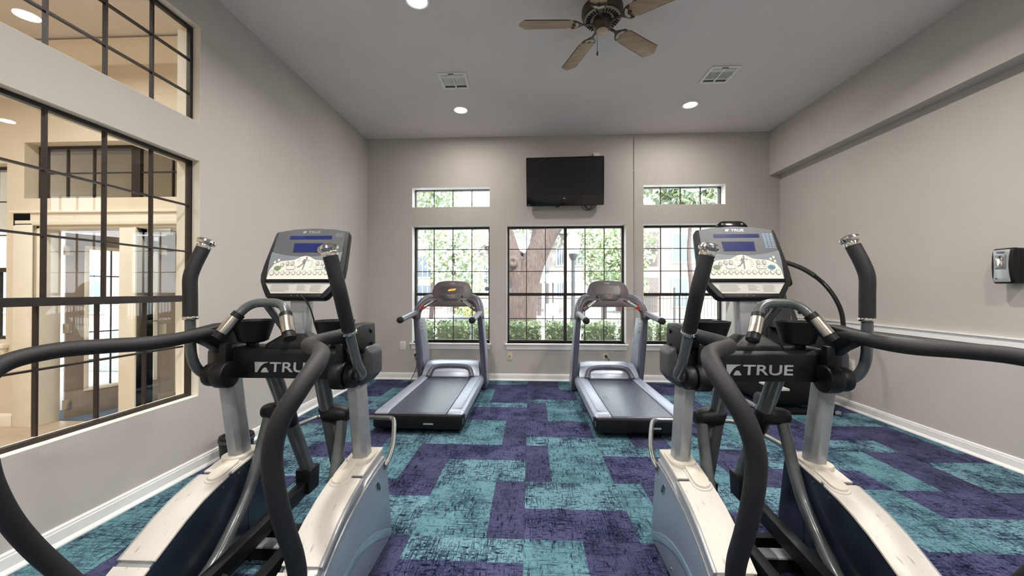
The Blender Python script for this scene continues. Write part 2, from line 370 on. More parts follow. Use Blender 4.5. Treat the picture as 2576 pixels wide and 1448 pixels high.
# ------------------------------------------------------------------ windows
pane_cache = {}
def window(name, M, avals, zvals, meet, sill=None, off=.03, fw=.03, fd=(-.02,.05), wall_depth=.15):
    """M maps local (a along wall, n outward, z) to world; avals/zvals: grid lines incl. edges; meet: index in zvals of the meeting rail"""
    root = empty(name); tag(root, kind='structure')
    def put(mb, nm, m, bevel=0, par=root): return mb.xf(M).build(nm, m, par, bevel=bevel)
    a0, a1, z0, z1 = avals[0], avals[-1], zvals[0], zvals[-1]
    fr = MB()
    for (p, q, r_, s_) in ((a0,a1,z1-fw,z1),(a0,a1,z0,z0+fw),(a0,a0+fw,z0+fw,z1-fw),(a1-fw,a1,z0+fw,z1-fw)): fr.box(p, q, fd[0], fd[1], r_, s_)
    put(fr, 'frame', M_bronze)
    zm = zvals[meet] if meet else None
    if meet: put(MB().box(a0+fw, a1-fw, -.015, off+.02, zm-.022, zm+.022), 'meeting_rail', M_bronze)
    for part, zz0, zz1, n0 in (((('lower', z0+fw, zm-.022, off),) if meet else ()) + (('upper', (zm+.022 if meet else z0+fw), z1-fw, 0),)):
        for a in avals[1:-1]:
            big = isinstance(a, tuple)
            aa = a[0] if big else a; w = a[1] if big else .011
            put(MB().box(aa-w/2, aa+w/2, n0-.012-(.01 if big else 0), n0+.012, zz0, zz1), 'mullion' if big else 'muntin', M_bronze)
        zs = [z for z in zvals[1:-1] if zz0 < z < zz1]
        cols = [a0+fw]+[(a[0] if isinstance(a, tuple) else a) for a in avals[1:-1]]+[a1-fw]
        for z in zs: put(MB().box(a0+fw, a1-fw, n0-.011, n0+.011, z-.0055, z+.0055), 'muntin', M_bronze)
        rows = [zz0]+zs+[zz1]
        for i in range(len(cols)-1):
            for j in range(len(rows)-1):
                put(MB().box(cols[i], cols[i+1], n0-.0015, n0+.0015, rows[j], rows[j+1]), 'pane', M_glass)
    if sill:
        s = MB().box(a0-.025, a1+.025, -wall_depth-.045, -.02, z0-.022, z0)
        s.box(a0-.012, a1+.012, -wall_depth-.022, -wall_depth-.0005, z0-.06, z0-.022).box(a0-.006, a1+.006, -wall_depth-.014, -wall_depth-.0005, z0-.09, z0-.06)
        put(s, 'sill', M_white, bevel=.003)
    return root
MBK = Matrix(((1,0,0,0),(0,1,0,YB+.15),(0,0,1,0),(0,0,0,1)))
zl = [.545, .895, 1.262, 1.608, 1.943, 2.28]
window('window_1', MBK, [-1.757,-1.463,-1.173,-.882,-.597], zl, 2, True)
window('window_2', MBK, [-.343,-.055,.23,(.527,.045),.822,1.105,1.392], zl, 2, True)
window('window_3', MBK, [1.642,1.934,2.222,2.513,2.802], zl, 2, True)
window('window_4', MBK, [-1.757,-1.463,-1.173,-.882,-.597], [2.56,2.85], None, fw=.012)
window('window_5', MBK, [1.642,1.934,2.222,2.513,2.802], [2.56,2.85], None, fw=.012)
MLW = Matrix(((0,-1,0,XL-.068),(1,0,0,0),(0,0,1,0),(0,0,0,1)))
la = [.995,1.286,1.563,1.84,2.117,2.393,2.69]
window('window_6', MLW, la, [.545,.91,1.262,1.605,1.945,2.28], 2, off=.04, fw=.024, fd=(-.010,.022))
window('window_7', MLW, la, [2.56,2.77,3.02,3.27], None, fw=.024, fd=(-.010,.018))
# white painted stools and linings of the back window openings
for k, (a0, a1, z0, z1) in enumerate(WIN_B+CLE_B):
    mb = MB(); e = .0012
    mb.box(a0, a0+e, YB+.0005, YB+.128, z0+.001, z1).box(a1-e, a1, YB+.0005, YB+.128, z0+.001, z1).box(a0, a1, YB+.0005, YB+.128, z1-e, z1)
    if k > 2: mb.box(a0, a1, YB+.0005, YB+.128, z0, z0+e)
    tag(mb.build('trim_%d' % (k+2), M_white), kind='structure')
for k, (a0, a1, z0, z1) in enumerate((LW, LU)):  # lobby side is painted cream; gym side takes cream for lobby light
    mb = MB(); e = .0015
    for (x0, x1) in ((XL-.0005, XL-.056),(XL-.092, XLO+.0005)):
        mb.box(x1, x0, a0, a0+e, z0, z1).box(x1, x0, a1-e, a1, z0, z1).box(x1, x0, a0, a1, z0, z0+e).box(x1, x0, a0, a1, z1-e, z1)
    tag(mb.build('trim_%d' % (k+7), M_creamtrim), kind='structure')
# round sticker on the first window
tag(MB().cyl((-.655,YB+.146,1.345),(-.655,YB+.1475,1.345),.033).build('window_sticker', M_swoosh), 'round grey-blue sticker low on the glass beside the left treadmill', 'sticker')

# ------------------------------------------------------------------ elliptical trainers
def rotx(p, c, a):
    y, z = p[1]-c[0], p[2]-c[1]; ca, sa = math.cos(a), math.sin(a)
    return (p[0], c[0]+y*ca-z*sa, c[1]+y*sa+z*ca)
def offset_strip(prof, d0, d1):
    """closed (v,z) polygon between two normal offsets of an open profile"""
    def off(d):
        out = []
        for i, p in enumerate(prof):
            a = prof[max(0,i-1)]; b = prof[min(len(prof)-1,i+1)]
            tx, tz = b[0]-a[0], b[1]-a[1]; l = math.hypot(tx, tz); nx, nz = tz/l, -tx/l
            if nz < 0: nx, nz = -nx, -nz
            out.append((p[0]+nx*d, p[1]+nz*d))
        return out
    return off(d0)+off(d1)[::-1]
def interp(prof, v):
    for (a, za), (b, zb) in zip(prof, prof[1:]):
        if min(a,b) <= v <= max(a,b): return za+(zb-za)*(v-a)/(b-a)
    return prof[-1][1]
TOP = [(0,.522),(-.10,.512),(-.17,.502),(-.25,.487),(-.32,.469),(-.38,.450),(-.46,.415),(-.57,.350),(-.66,.298),(-.80,.205),(-.95,.115),(-1.06,.055)]
def elliptical(loc, label, arm_angles, headphone, media):
    E = empty('elliptical_trainer', loc); tag(E, label, 'elliptical', 'pair of elliptical trainers in the foreground')
    # --- side shrouds
    for s in (-1, 1):
        U = lambda a, b: (s*a, s*b)
        body = [(p[0], p[1]-.012) for p in TOP]+[(-1.08,.012),(.078,.012),(.082,.14),(.03,.38)]
        sh = MB().prism(body, 'x', *U(.243,.372)).build('side_shroud', M_silver, E, bevel=.006)
        # top panels (two pieces with slots between)
        for k, (va, vb) in enumerate(((.004,-.228),(-.246,-.585),(-.603,-.648))):
            seg = [(va, interp(TOP, min(va,0)))]+[p for p in TOP if vb < p[0] < va]+[(vb, interp(TOP, vb))]
            MB().prism(offset_strip(seg, -.012, .002), 'x', *U(.236,.372)).build('top_panel', M_creampl, sh, bevel=.002)
            if k == 1: MB().prism(offset_strip(seg, -.018, -.001), 'x', *U(.372,.384)).build('edge_strip', M_silver, sh, bevel=.002)
        seg = [(-.232,.478),(-.242,.476)]
        MB().prism([(-.2285,.487),(-.2455,.483),(-.2455,.472),(-.2285,.476)], 'x', *U(.243,.366)).build('slot', M_dkgrey, sh)
        seg = [(-.652,.302)]+[p for p in TOP if p[0] < -.66]
        MB().prism(offset_strip(seg, -.012, .004), 'x', *U(.238,.374)).build('rear_cap', M_black, sh, bevel=.003)
        # raised outer panel, rib, swoosh, badge
        outl = [(p[0]-.03, p[1]-.055) for p in TOP if p[0] > -.9]
        pan = [(.012,.452)]+outl+[(-.98,.03),(.07,.03),(.074,.14)]
        MB().prism(pan, 'x', *U(.373,.388)).build('outer_panel', M_silverblue, sh, bevel=.004)
        rib = [(.01,.455)]+outl
        MB().prism(offset_strip(rib, -.006, .004), 'x', *U(.386,.393)).build('panel_rib', M_silver, sh, bevel=.0015)
        bar = offset_strip([(-.02,.478),(-.12,.468),(-.22,.452),(-.30,.432)], -.014, .012)
        MB().prism([bar[0],bar[1],bar[2],bar[3],bar[5],bar[6],bar[7]], 'x', *U(.371,.389)).build('side_fin', M_silver, sh, bevel=.005)
        arc = [(.072-.80*(k/16), .052+.145*math.sin(math.pi*k/16)) for k in range(17)]
        MB().prism(offset_strip(arc, -.022, .018), 'x', *U(.386,.392)).build('swoosh', M_swoosh, sh, bevel=.003)
        tilt = R(38)
        bo = [( -.10+math.cos(tilt)*a-math.sin(tilt)*b, .378+math.sin(tilt)*a+math.cos(tilt)*b) for a, b in oval(.03,.075)]
        bi = [( -.10+math.cos(tilt)*a-math.sin(tilt)*b, .378+math.sin(tilt)*a+math.cos(tilt)*b) for a, b in oval(.024,.067)]
        bd = MB().prism(bo, 'x', *U(.387,.3915)).build('badge', M_chrome, sh)
        MB().prism(bi, 'x', *U(.3905,.3925)).build('badge_face', M_navy, sh)
        for (v, z) in ((-.035,.40),(-.02,.10),(-.20,.075)):
            MB().cyl((s*.386,v,z),(s*.3915,v,z),.0055,n=10).build('screw', M_chrome, sh)
        inner = [(p[0], p[1]-.006) for p in TOP]+[(-1.05,.03),(.075,.03),(.02,.40)]
        MB().prism(inner, 'x', *U(.236,.243)).build('inner_panel', M_navy, sh, bevel=.001)
        MB().box(min(U(.2352,.236)), max(U(.2352,.236)), -.128, -.124, .04, .48).build('panel_seam', M_gloss, sh)
        for (v, z) in ((-.02,.46),(-.09,.44),(-.05,.36),(-.19,.47),(-.28,.45),(-.62,.28)):
            MB().cyl((s*.2365,v,z),(s*.232,v,z),.006,n=10).build('screw', M_dkgrey, sh)
        # post flange and access cover
        sl = math.atan2(-.10, -1)
        fl = [(s*.307+a, -.088+b) for a, b in rounded(.118,.165,.05)]
        MB().prism(fl, 'z', .498, .528).build('post_flange', M_creamflat, sh, bevel=.006)
        cov = [[(s*(.283)+a, -.222+b, interp(TOP, max(-.3,min(0,-.222+b)))+dz) for a, b in rounded(.066,.145,.03)] for dz in (-.004,.018)]
        MB().loft(cov).build('access_cover', M_creamflat, sh, bevel=.004)
        cov2 = [[(s*(.283)+a, -.222+b, interp(TOP, max(-.31,min(0,-.222+b)))+dz) for a, b in rounded(.082,.162,.036)] for dz in (-.006,.008)]
        MB().loft(cov2).build('cover_rim', M_creampl, sh, bevel=.003)
        # floor wheel in front
        MB().cyl((s*.30,.11,.075),(s*.345,.11,.075),.075,n=28).build('transport_wheel', M_rubber, E, bevel=.008)
        # upright post
        sec = [(-.036,-.026),(-.020,-.050),(.020,-.050),(.036,-.026),(.036,.026),(.020,.050),(-.020,.050),(-.036,.026)]
        MB().loft([[(s*.307+a, -.088+b, .50) for a, b in sec], [(s*.307+a, -.165+b, .96) for a, b in sec]]).build('upright_post', M_silver, E, bevel=.004)
        # beam end housing
        eh = [(.262,.945),(.30,.885),(.355,.885),(.394,.93),(.394,1.035),(.375,1.062),(.262,1.062)]
        MB().loft([[(s*p[0], -.205+.012*(p[0]>.37), p[1]) for p in eh], [(s*p[0], -.06, p[1]) for p in eh]]).build('beam_end_cap', M_dkgrey, E, bevel=.012, seg=3)
        # rail bracket
        br = [(-.06,1.03),(-.20,1.03),(-.24,1.06),(-.34,1.115),(-.34,1.15),(-.20,1.168),(-.07,1.165)]
        bk = MB().prism(br, 'x', *U(.295,.362)).build('rail_bracket', M_black, E, bevel=.012, seg=3)
        for v, z in ((-.12,1.13),(-.12,1.065)):
            MB().cyl((s*.36,v,z),(s*.368,v,z),.011,n=6).build('bolt', M_gloss, bk)
        # padded handrail
        path = spline([(.328,-.12,1.138),(.312,-.32,1.130),(.296,-.46,1.124),(.315,-.555,1.122),(.385,-.635,1.124),(.455,-.72,1.120),(.488,-.81,1.098),(.478,-.872,1.045),(.446,-.902,.97),(.422,-.902,.88),(.420,-.885,.77),(.420,-.845,.645),(.415,-.79,.52),(.39,-.735,.40),(.345,-.70,.30)], 8)
        MB().tube([(s*p[0],p[1],p[2]) for p in path], .0265, 16).build('handrail', M_pad, E)
        # cup holder
        MB().lathe([(.044,1.075),(.062,1.083),(.088,1.165),(.091,1.180),(.084,1.180),(.060,1.10),(.0,1.098)], (s*.198,-.15,0), n=28).build('cup_holder', M_black, E)
        MB().box(s*.205-.02, s*.205+.02, -.165, -.125, 1.03, 1.09).build('cup_stem', M_black, E, bevel=.004)
        # arm pivot
        pv = MB().cyl((s*.238,-.235,.938),(s*.30,-.235,.938),.060,n=28); pv.cyl((s*.302,-.235,.938),(s*.345,-.235,.938),.052,n=28)
        po = pv.build('arm_pivot', M_black, E, bevel=.008)
        MB().box(s*.27-.018, s*.27+.018, -.25, -.21, .98, 1.08).build('pivot_neck', M_black, po, bevel=.006)
        # moving arm
        ang = arm_angles[0 if s < 0 else 1]; pc = (-.235, .938)
        base = [(.30,-.235,.938),(.345,-.235,.938),(.372,-.242,.948),(.385,-.262,.985),(.386,-.280,1.04),(.386,-.285,1.12),(.386,-.286,1.20),(.386,-.287,1.30),(.386,-.287,1.375),(.378,-.276,1.43),(.365,-.257,1.49),(.357,-.246,1.525)]
        arm = [rotx((s*p[0],p[1],p[2]), pc, ang) for p in base]
        sp = spline(arm, 6)
        ao = MB().tube(sp, .0205, 16).build('moving_arm', M_tube, E)
        k0 = 6*6
        MB().tube(sp[k0:], .0275, 18).build('arm_grip', M_pad, ao)
        d = (sp[k0+1]-sp[k0]).normalized()
        MB().cyl(sp[k0]-d*.008, sp[k0]+d*.006, .0305, n=24).build('grip_collar', M_chrome, ao, bevel=.002)
        d2 = (sp[-1]-sp[-2]).normalized()
        MB().cyl(sp[-1]-d2*.016, sp[-1]+d2*.004, .029, n=24).build('grip_ring', M_chrome, ao, bevel=.002)
        MB().lathe([(.026,.0),(.035,.004),(.038,.012),(.034,.022),(.020,.029),(.0,.031)], sp[-1]+d2*.003, d2, 26).build('end_knob', M_chrome, ao)
        # swing shaft through the joint down to the foot lever
        lean = -ang*.35
        top = (s*.118,-.13,.93); bot = (s*.112,.155+lean*.5,.33)
        MB().tube([top, bot], .035, 18).build('swing_shaft', M_tube if ang == 0 else M_tube, E)
        jz = .715; jt = (.93-jz)/(.93-.33); jv = -.13+(bot[1]+.13)*jt
        j = MB().tube([(s*.098,jv,jz),(s*.12,jv,jz),(s*.20,jv-.01,jz-.004),(s*.228,jv-.012,jz-.006)], [.043,.047,.040,.030], 18)
        jo = j.build('shaft_joint', M_black, E, bevel=.004)
        MB().tube([(s*.118,jv-.01,jz+.03),(s*.116,jv+.04,jz-.085)], [.043,.036], 18).build('joint_sleeve', M_black, jo, bevel=.004)
        ptube = spline([(s*.195,jv-.015,jz-.02),(s*.20,jv-.045,.60),(s*.203,jv-.085,.49),(s*.205,jv-.145,.37),(s*.205,jv-.25,.25),(s*.20,jv-.36,.17),(s*.19,jv-.50,.13)], 6)
        MB().tube(ptube, .0255, 16).build('pedal_tube', M_tube, E)
        # foot lever, knuckle box and pedal
        bx = MB().loft([[(s*.112+a, bot[1]+b, .215) for a, b in ((-.036,-.05),(.036,-.05),(.036,.05),(-.036,.05))], [(s*.112+a, bot[1]+b, .345) for a, b in ((-.042,-.05),(.042,-.05),(.042,.05),(-.042,.05))]]).build('lever_knuckle', M_black, E, bevel=.006)
        for q in (.25,.31): MB().cyl((s*.154,bot[1],q),(s*.157,bot[1],q),.008,n=12).build('bolt_hole', M_gloss, bx)
        MB().loft([[(s*.112+a, bot[1]-.03, .25+b) for a, b in ((-.024,-.035),(.024,-.035),(.024,.035),(-.024,.035))], [(s*.10+a, -.62, .205+b) for a, b in ((-.024,-.035),(.024,-.035),(.024,.035),(-.024,.035))]]).build('foot_lever', M_black, E, bevel=.005)
        pd = [(s*.10+a, -.66+b) for a, b in rounded(.155,.39,.06)]
        pr = MB().prism(pd, 'z', .16, .185); 
        pd2 = [(s*.10+a, -.66+b) for a, b in rounded(.135,.37,.05)]
        n = len(pd); ring = [[(p[0],p[1],.185) for p in pd],[(p[0],p[1],.215) for p in pd],[(p[0],p[1],.215) for p in pd2],[(p[0],p[1],.187) for p in pd2]]
        pr.loft(ring, cap=False).build('foot_pedal', M_rubber, E, bevel=0)
    # --- frame
    half_ = [(.392,-.03,.44),(.390,.04,.455),(.365,.16,.475),(.31,.33,.495),(.262,.455,.505),(.235,.482,.507),(.19,.49,.507)]
    MB().tube(spline([(-p[0],p[1],p[2]) for p in half_]+half_[::-1], 5), .0135, 14).build('front_bumper_tube', M_bumper, E)
    MB().box(-.236,.236,-.155,-.085,.045,.108).build('cross_member', M_silver, E, bevel=.004)
    MB().box(-.236,.236,-.158,-.1555,.045,.100).build('cross_member_skirt', M_black, E)
    MB().box(-.236,.236,.03,.075,.02,.08).build('front_cross_member', M_black, E, bevel=.004)
    plan = [(-.34,-.205),(.34,-.205),(.37,-.19),(.388,-.15),(.388,-.09),(.36,-.05),(-.36,-.05),(-.388,-.09),(-.388,-.15),(-.37,-.19)]
    plan2 = [(p[0]*.96, -.127+(p[1]+.127)*.8) for p in plan]
    beam = MB().loft([[(p[0],p[1],.915) for p in plan],[(p[0],p[1],1.034) for p in plan],[(p[0],p[1],1.056) for p in plan2]]).build('crossbeam', M_black, E, bevel=.006, seg=3)
    LM = frame_m((.032,-.2055,.968), (1,0,0), (0,0,1))
    text('brand_lettering', 'TRUE', .215, .045, M_letter, beam, LM, ext=.003, shear=.05, bold=.012)
    lm = [(-.148,.944),(-.145,.991),(-.083,.991),(-.083,.9855)]
    cur = [(-.083+(-.058)*t, .9855-.041*t**1.7) for t in [k/10 for k in range(1,11)]]
    MB().prism([(-.148,.991),(-.083,.991),(-.09,.988),(-.105,.983),(-.118,.973),(-.130,.955),(-.136,.944),(-.146,.944)], 'y', -.2085, -.2055).build('logo_mark', M_letter, beam)
    MB().prism([(-.118,.944),(-.112,.958),(-.103,.966),(-.093,.963),(-.083,.944)], 'y', -.2085, -.2055).build('logo_mark', M_letter, beam)
    # console column
    col = [(-.041,-.030),(.041,-.030),(.047,0),(.041,.030),(-.041,.030),(-.047,0)]
    MB().loft([[(a, -.105+b, 1.05) for a, b in col],[(a, -.080+b, 1.315) for a, b in col]]).build('console_column', M_silver, E, bevel=.004)
    MB().loft([[(a*1.0, -.125+b, 1.052) for a, b in rounded(.24,.14,.02)],[(a, -.125+b, 1.072) for a, b in rounded(.23,.13,.02)],[(a, -.115+b, 1.115) for a, b in rounded(.11,.08,.02)]]).build('column_base', M_black, E, bevel=.003)
    # pulse grips
    gp = spline([(-.152,-.412,1.125),(-.130,-.392,1.165),(-.105,-.366,1.215),(-.080,-.345,1.250),(-.045,-.335,1.266),(0,-.333,1.268),(.045,-.335,1.266),(.080,-.345,1.250),(.105,-.366,1.215),(.130,-.392,1.165),(.152,-.412,1.125)], 5)
    gb = MB().tube(gp, .0185, 16).build('pulse_grip_bar', M_tube, E)
    for sl_ in (gp[:12], gp[-12:]):
        MB().tube(sl_, .0245, 18).build('grip_sleeve', M_black, gb)
        inn = sl_[3:10] if sl_[0] == gp[0] else sl_[2:9]; c = [p+Vector((0,-.003,.0018)) for p in inn]
        MB().tube(c, .0245, 18).build('contact_plate', M_steel, gb)
    MB().tube(spline([(0,-.335,1.258),(-.004,-.26,1.19),(-.006,-.17,1.10)],5), .015, 14).build('grip_stem', M_tube, gb)
    # --- console
    t = math.atan2(.15,.35); CM = frame_m((0,-.14,1.285), (1,0,0), (0,math.sin(t),math.cos(t)))
    def C(mb): return mb.xf(CM)
    half = [(.135,-.004),(.150,.006),(.176,.045),(.200,.088),(.2085,.125),(.2075,.18),(.2015,.26),(.195,.345),(.190,.368)]
    outl = half+[(.10,.384),(0,.390),(-.10,.384)]+[(-p[0],p[1]) for p in half[::-1]]
    back = [(p[0]*.86, p[1]*.9+.022) for p in outl]
    con = C(MB().loft([[(p[0],p[1],0) for p in outl],[(p[0],p[1],-.035) for p in outl],[(p[0],p[1],-.075) for p in back]])).build('console', M_black, E, bevel=.006, seg=3)
    def fy(y): return y if y >= .225 else (.225-(.225-y)*1.293 if y >= .123 else y*.0931/.123)
    def CF(mb): mb.v = [(p[0], fy(p[1]), p[2]) for p in mb.v]; return mb.xf(CM)
    def plate(nm, poly, z0, z1, m): return CF(MB().prism(poly, 'z', z0, z1)).build(nm, m, con)
    fh = [(.168,.128),(.180,.20),(.1785,.30),(.176,.365)]
    face = fh+[(.09,.380),(0,.385),(-.09,.380)]+[(-p[0],p[1]) for p in fh[::-1]]
    plate('face_plate', face, .0005, .0022, M_plate)
    mid = [(.170,.129),(.1815,.20),(.182,.248),(.12,.232),(.06,.224),(0,.222),(-.06,.224),(-.12,.232),(-.182,.248),(-.1815,.20),(-.170,.129)]
    plate('mid_plate', mid, .0022, .003, M_plate2)
    kw = [(.168,.126),(.166,.165),(.152,.188),(.12,.202),(.055,.207),(.04,.213),(.02,.222),(0,.225),(-.02,.222),(-.04,.213),(-.055,.207),(-.12,.202),(-.152,.188),(-.166,.165),(-.168,.126)]
    plate('keypad', kw, .003, .0042, M_key)
    plate('ledge_strip', [(-.172,.108),(.172,.108),(.172,.123),(-.172,.123)], .0005, .006, M_gloss)  # black ledge strip below the keypad
    plate('instruction_panel', [(-.128,.030),(.128,.030),(.168,.104),(-.168,.104)], .0005, .002, M_instr)
    plate('instruction_header', [(-.163,.094),(.163,.094),(.168,.1035),(-.168,.1035)], .002, .0024, M_plate2)
    plate('display', [(-.110,.321),(.110,.321),(.110,.342),(-.110,.342)], .0022, .003, M_lcd)
    plate('display', [(-.072,.247),(.072,.247),(.075,.297),(-.075,.297)], .0022, .0034, M_lcd)
    plate('display_bezel', [(-.076,.244),(.076,.244),(.079,.300),(-.079,.300)], .0022, .0028, M_print2)
    text('brand_lettering', 'TRUE', .062, .013, M_letter, con, CM @ Matrix.Translation((.012,.364,.0022)), ext=.0008, shear=.1, bold=.012)
    plate('logo_mark', [(-.048,.358),(-.046,.370),(-.028,.370),(-.036,.358)], .0022, .003, M_letter)
    if media: 
        tb = MB()
        for r_ in range(9):
            for c_ in range(3): tb.prism([(.125+c_*.017,.262+r_*.0095),(.138+c_*.017,.262+r_*.0095),(.138+c_*.017,.268+r_*.0095),(.125+c_*.017,.268+r_*.0095)], 'z', .0022, .0028)
        tag(CF(tb).build('program_table', M_swoosh, con), kind='stuff')
    else:
        tb = MB()
        for r_ in range(4): tb.prism([(.125,.335+r_*.006),(.165,.335+r_*.006),(.165,.338+r_*.006),(.125,.338+r_*.006)], 'z', .0022, .0028)
        tag(CF(tb).build('program_table', M_plate2, con), kind='stuff')
    # keys
    CF(MB().prism([(-.150,.1515),(.150,.1515),(.150,.1528),(-.150,.1528)], 'z', .0042, .0047)).build('key_line', M_print, con)
    def ring(nm, x, y, r, m=M_print, mi=M_key):
        k = plate(nm, oval(2*r,2*r,18,x,y), .0042, .0052, m); CF(MB().prism(oval(1.6*r,1.6*r,18,x,y), 'z', .0052, .0058)).build('key_face', mi, con)
    for k in range(12): ring('number_key', -.15+k*.0273, .152, .0092 if k not in (0,11) else .0115)
    for x in (-.108,-.083,-.058): ring('quick_key', x, .192 if x > -.1 else .186, .0095, M_print, M_instr)
    for x in (.070,.097): ring('quick_key', x, .192, .0095, M_print, M_instr)
    for x, y in ((-.150,.198),(-.133,.207),(.150,.198),(.133,.207),(.148,.214)): plate('side_key', oval(.011,.011,14,x,y), .003, .004, M_key)
    for x, m in ((-.128,M_green),(.126,M_bluebtn)):
        plate('start_key' if x < 0 else 'stop_key', oval(.036,.020,24,x,.1725), .0042, .0055, m); plate('key_face', oval(.026,.012,20,x,.1725), .0055, .0062, M_print if x>0 else M_plate2)
    plate('selector_key', rounded(.046,.018,.008,4,-.062,.174), .0042, .005, M_print); plate('key_face', rounded(.043,.015,.007,4,-.062,.174), .005, .0056, M_key)
    plate('level_key', rounded(.046,.018,.008,4,.080,.174), .0042, .005, M_print); plate('key_face', rounded(.043,.015,.007,4,.080,.174), .005, .0056, M_key)
    plate('plus_minus', [(.066,.1732),(.073,.1732),(.073,.1748),(.066,.1748)], .0056, .006, M_print2)
    plate('plus_minus', [(.088,.1732),(.0955,.1732),(.0955,.1748),(.088,.1748)], .0056, .006, M_print2)
    # runner pictogram
    run = MB()
    run.prism(oval(.009,.010,12,.008,.2165), 'z', .0042, .0047)
    run.prism([(-.004,.211),(.010,.211),(.007,.193),(-.006,.192)], 'z', .0042, .0047)
    run.prism([(-.006,.194),(.002,.193),(-.018,.176),(-.030,.174),(-.031,.178),(-.020,.181)], 'z', .0042, .0047)
    run.prism([(.000,.194),(.007,.194),(.005,.178),(.002,.164),(-.003,.164),(-.001,.178)], 'z', .0042, .0047)
    run.prism([(.008,.210),(.020,.201),(.026,.206),(.024,.208),(.019,.205),(.009,.213)], 'z', .0042, .0047)
    run.prism([(-.004,.209),(-.012,.200),(-.006,.195),(-.004,.197),(-.008,.200),(-.001,.206)], 'z', .0042, .0047)
    tag(CF(run).build('runner_pictogram', M_plate2, con), kind='stuff')
    pl = MB(); rr = random.Random(3)
    for (x0, x1, y0, n) in ((-.135,-.030,.085,6),(-.005,.045,.083,5),(.062,.122,.083,6)):
        for k in range(n):
            w = (x1-x0)*rr.uniform(.7,1); pl.prism([(x0,y0-k*.0082),(x0+w,y0-k*.0082),(x0+w,y0+.0022-k*.0082),(x0,y0+.0022-k*.0082)], 'z', .002, .0024)
    for x, y in ((.030,.203),(.033,.197),(.035,.190),(.034,.183),(.030,.176),(-.035,.212),(-.036,.206),(-.034,.2)): pl.prism([(x,y),(x+.014,y),(x+.014,y+.001),(x,y+.001)], 'z', .0042, .0046)
    tag(CF(pl).build('printed_lines', M_print, con), kind='stuff')
    CF(MB().prism([(-.12,.001),(.12,.001),(.126,.026),(-.126,.026)], 'z', -.001, .003)).build('jack_strip', M_black, con, bevel=.002)
    for x in (-.02,.01): plate('headphone_jack', oval(.006,.006,10,x,.013), .003, .004, M_chrome)
    if media:
        MC = [(-.078,.384),(.078,.384),(.070,.408),(.055,.422),(.040,.426),(-.040,.426),(-.055,.422),(-.070,.408)]
        C(MB().loft([[(a,b,-.008) for a,b in MC],[(a,b,-.04) for a,b in MC]])).build('media_control', M_gloss, con, bevel=.003)
        for x in (-.048,.048): C(MB().prism(rounded(.010,.009,.003,3,x,.407), 'z', -.008, -.007)).build('media_key', M_print, con)
    if headphone:
        pa = CM @ Vector((.03,.012,.004)); pts = [pa, pa+Vector((.02,-.03,-.004)), pa+Vector((.05,-.02,-.05)), pa+Vector((.062,0,-.12)), pa+Vector((.066,.03,-.18)), pa+Vector((.07,.06,-.20))]
        MB().tube(spline(pts,6), .0035, 8).build('headphone_cable', M_rubber, con)
    return E
elliptical((-1.12,1.90,0), 'silver and black elliptical trainer by the left interior window', (0, R(25)), True, False)
elliptical((1.02,1.94,0), 'silver and black elliptical trainer with black media control on its console', (R(25), 0), False, True)

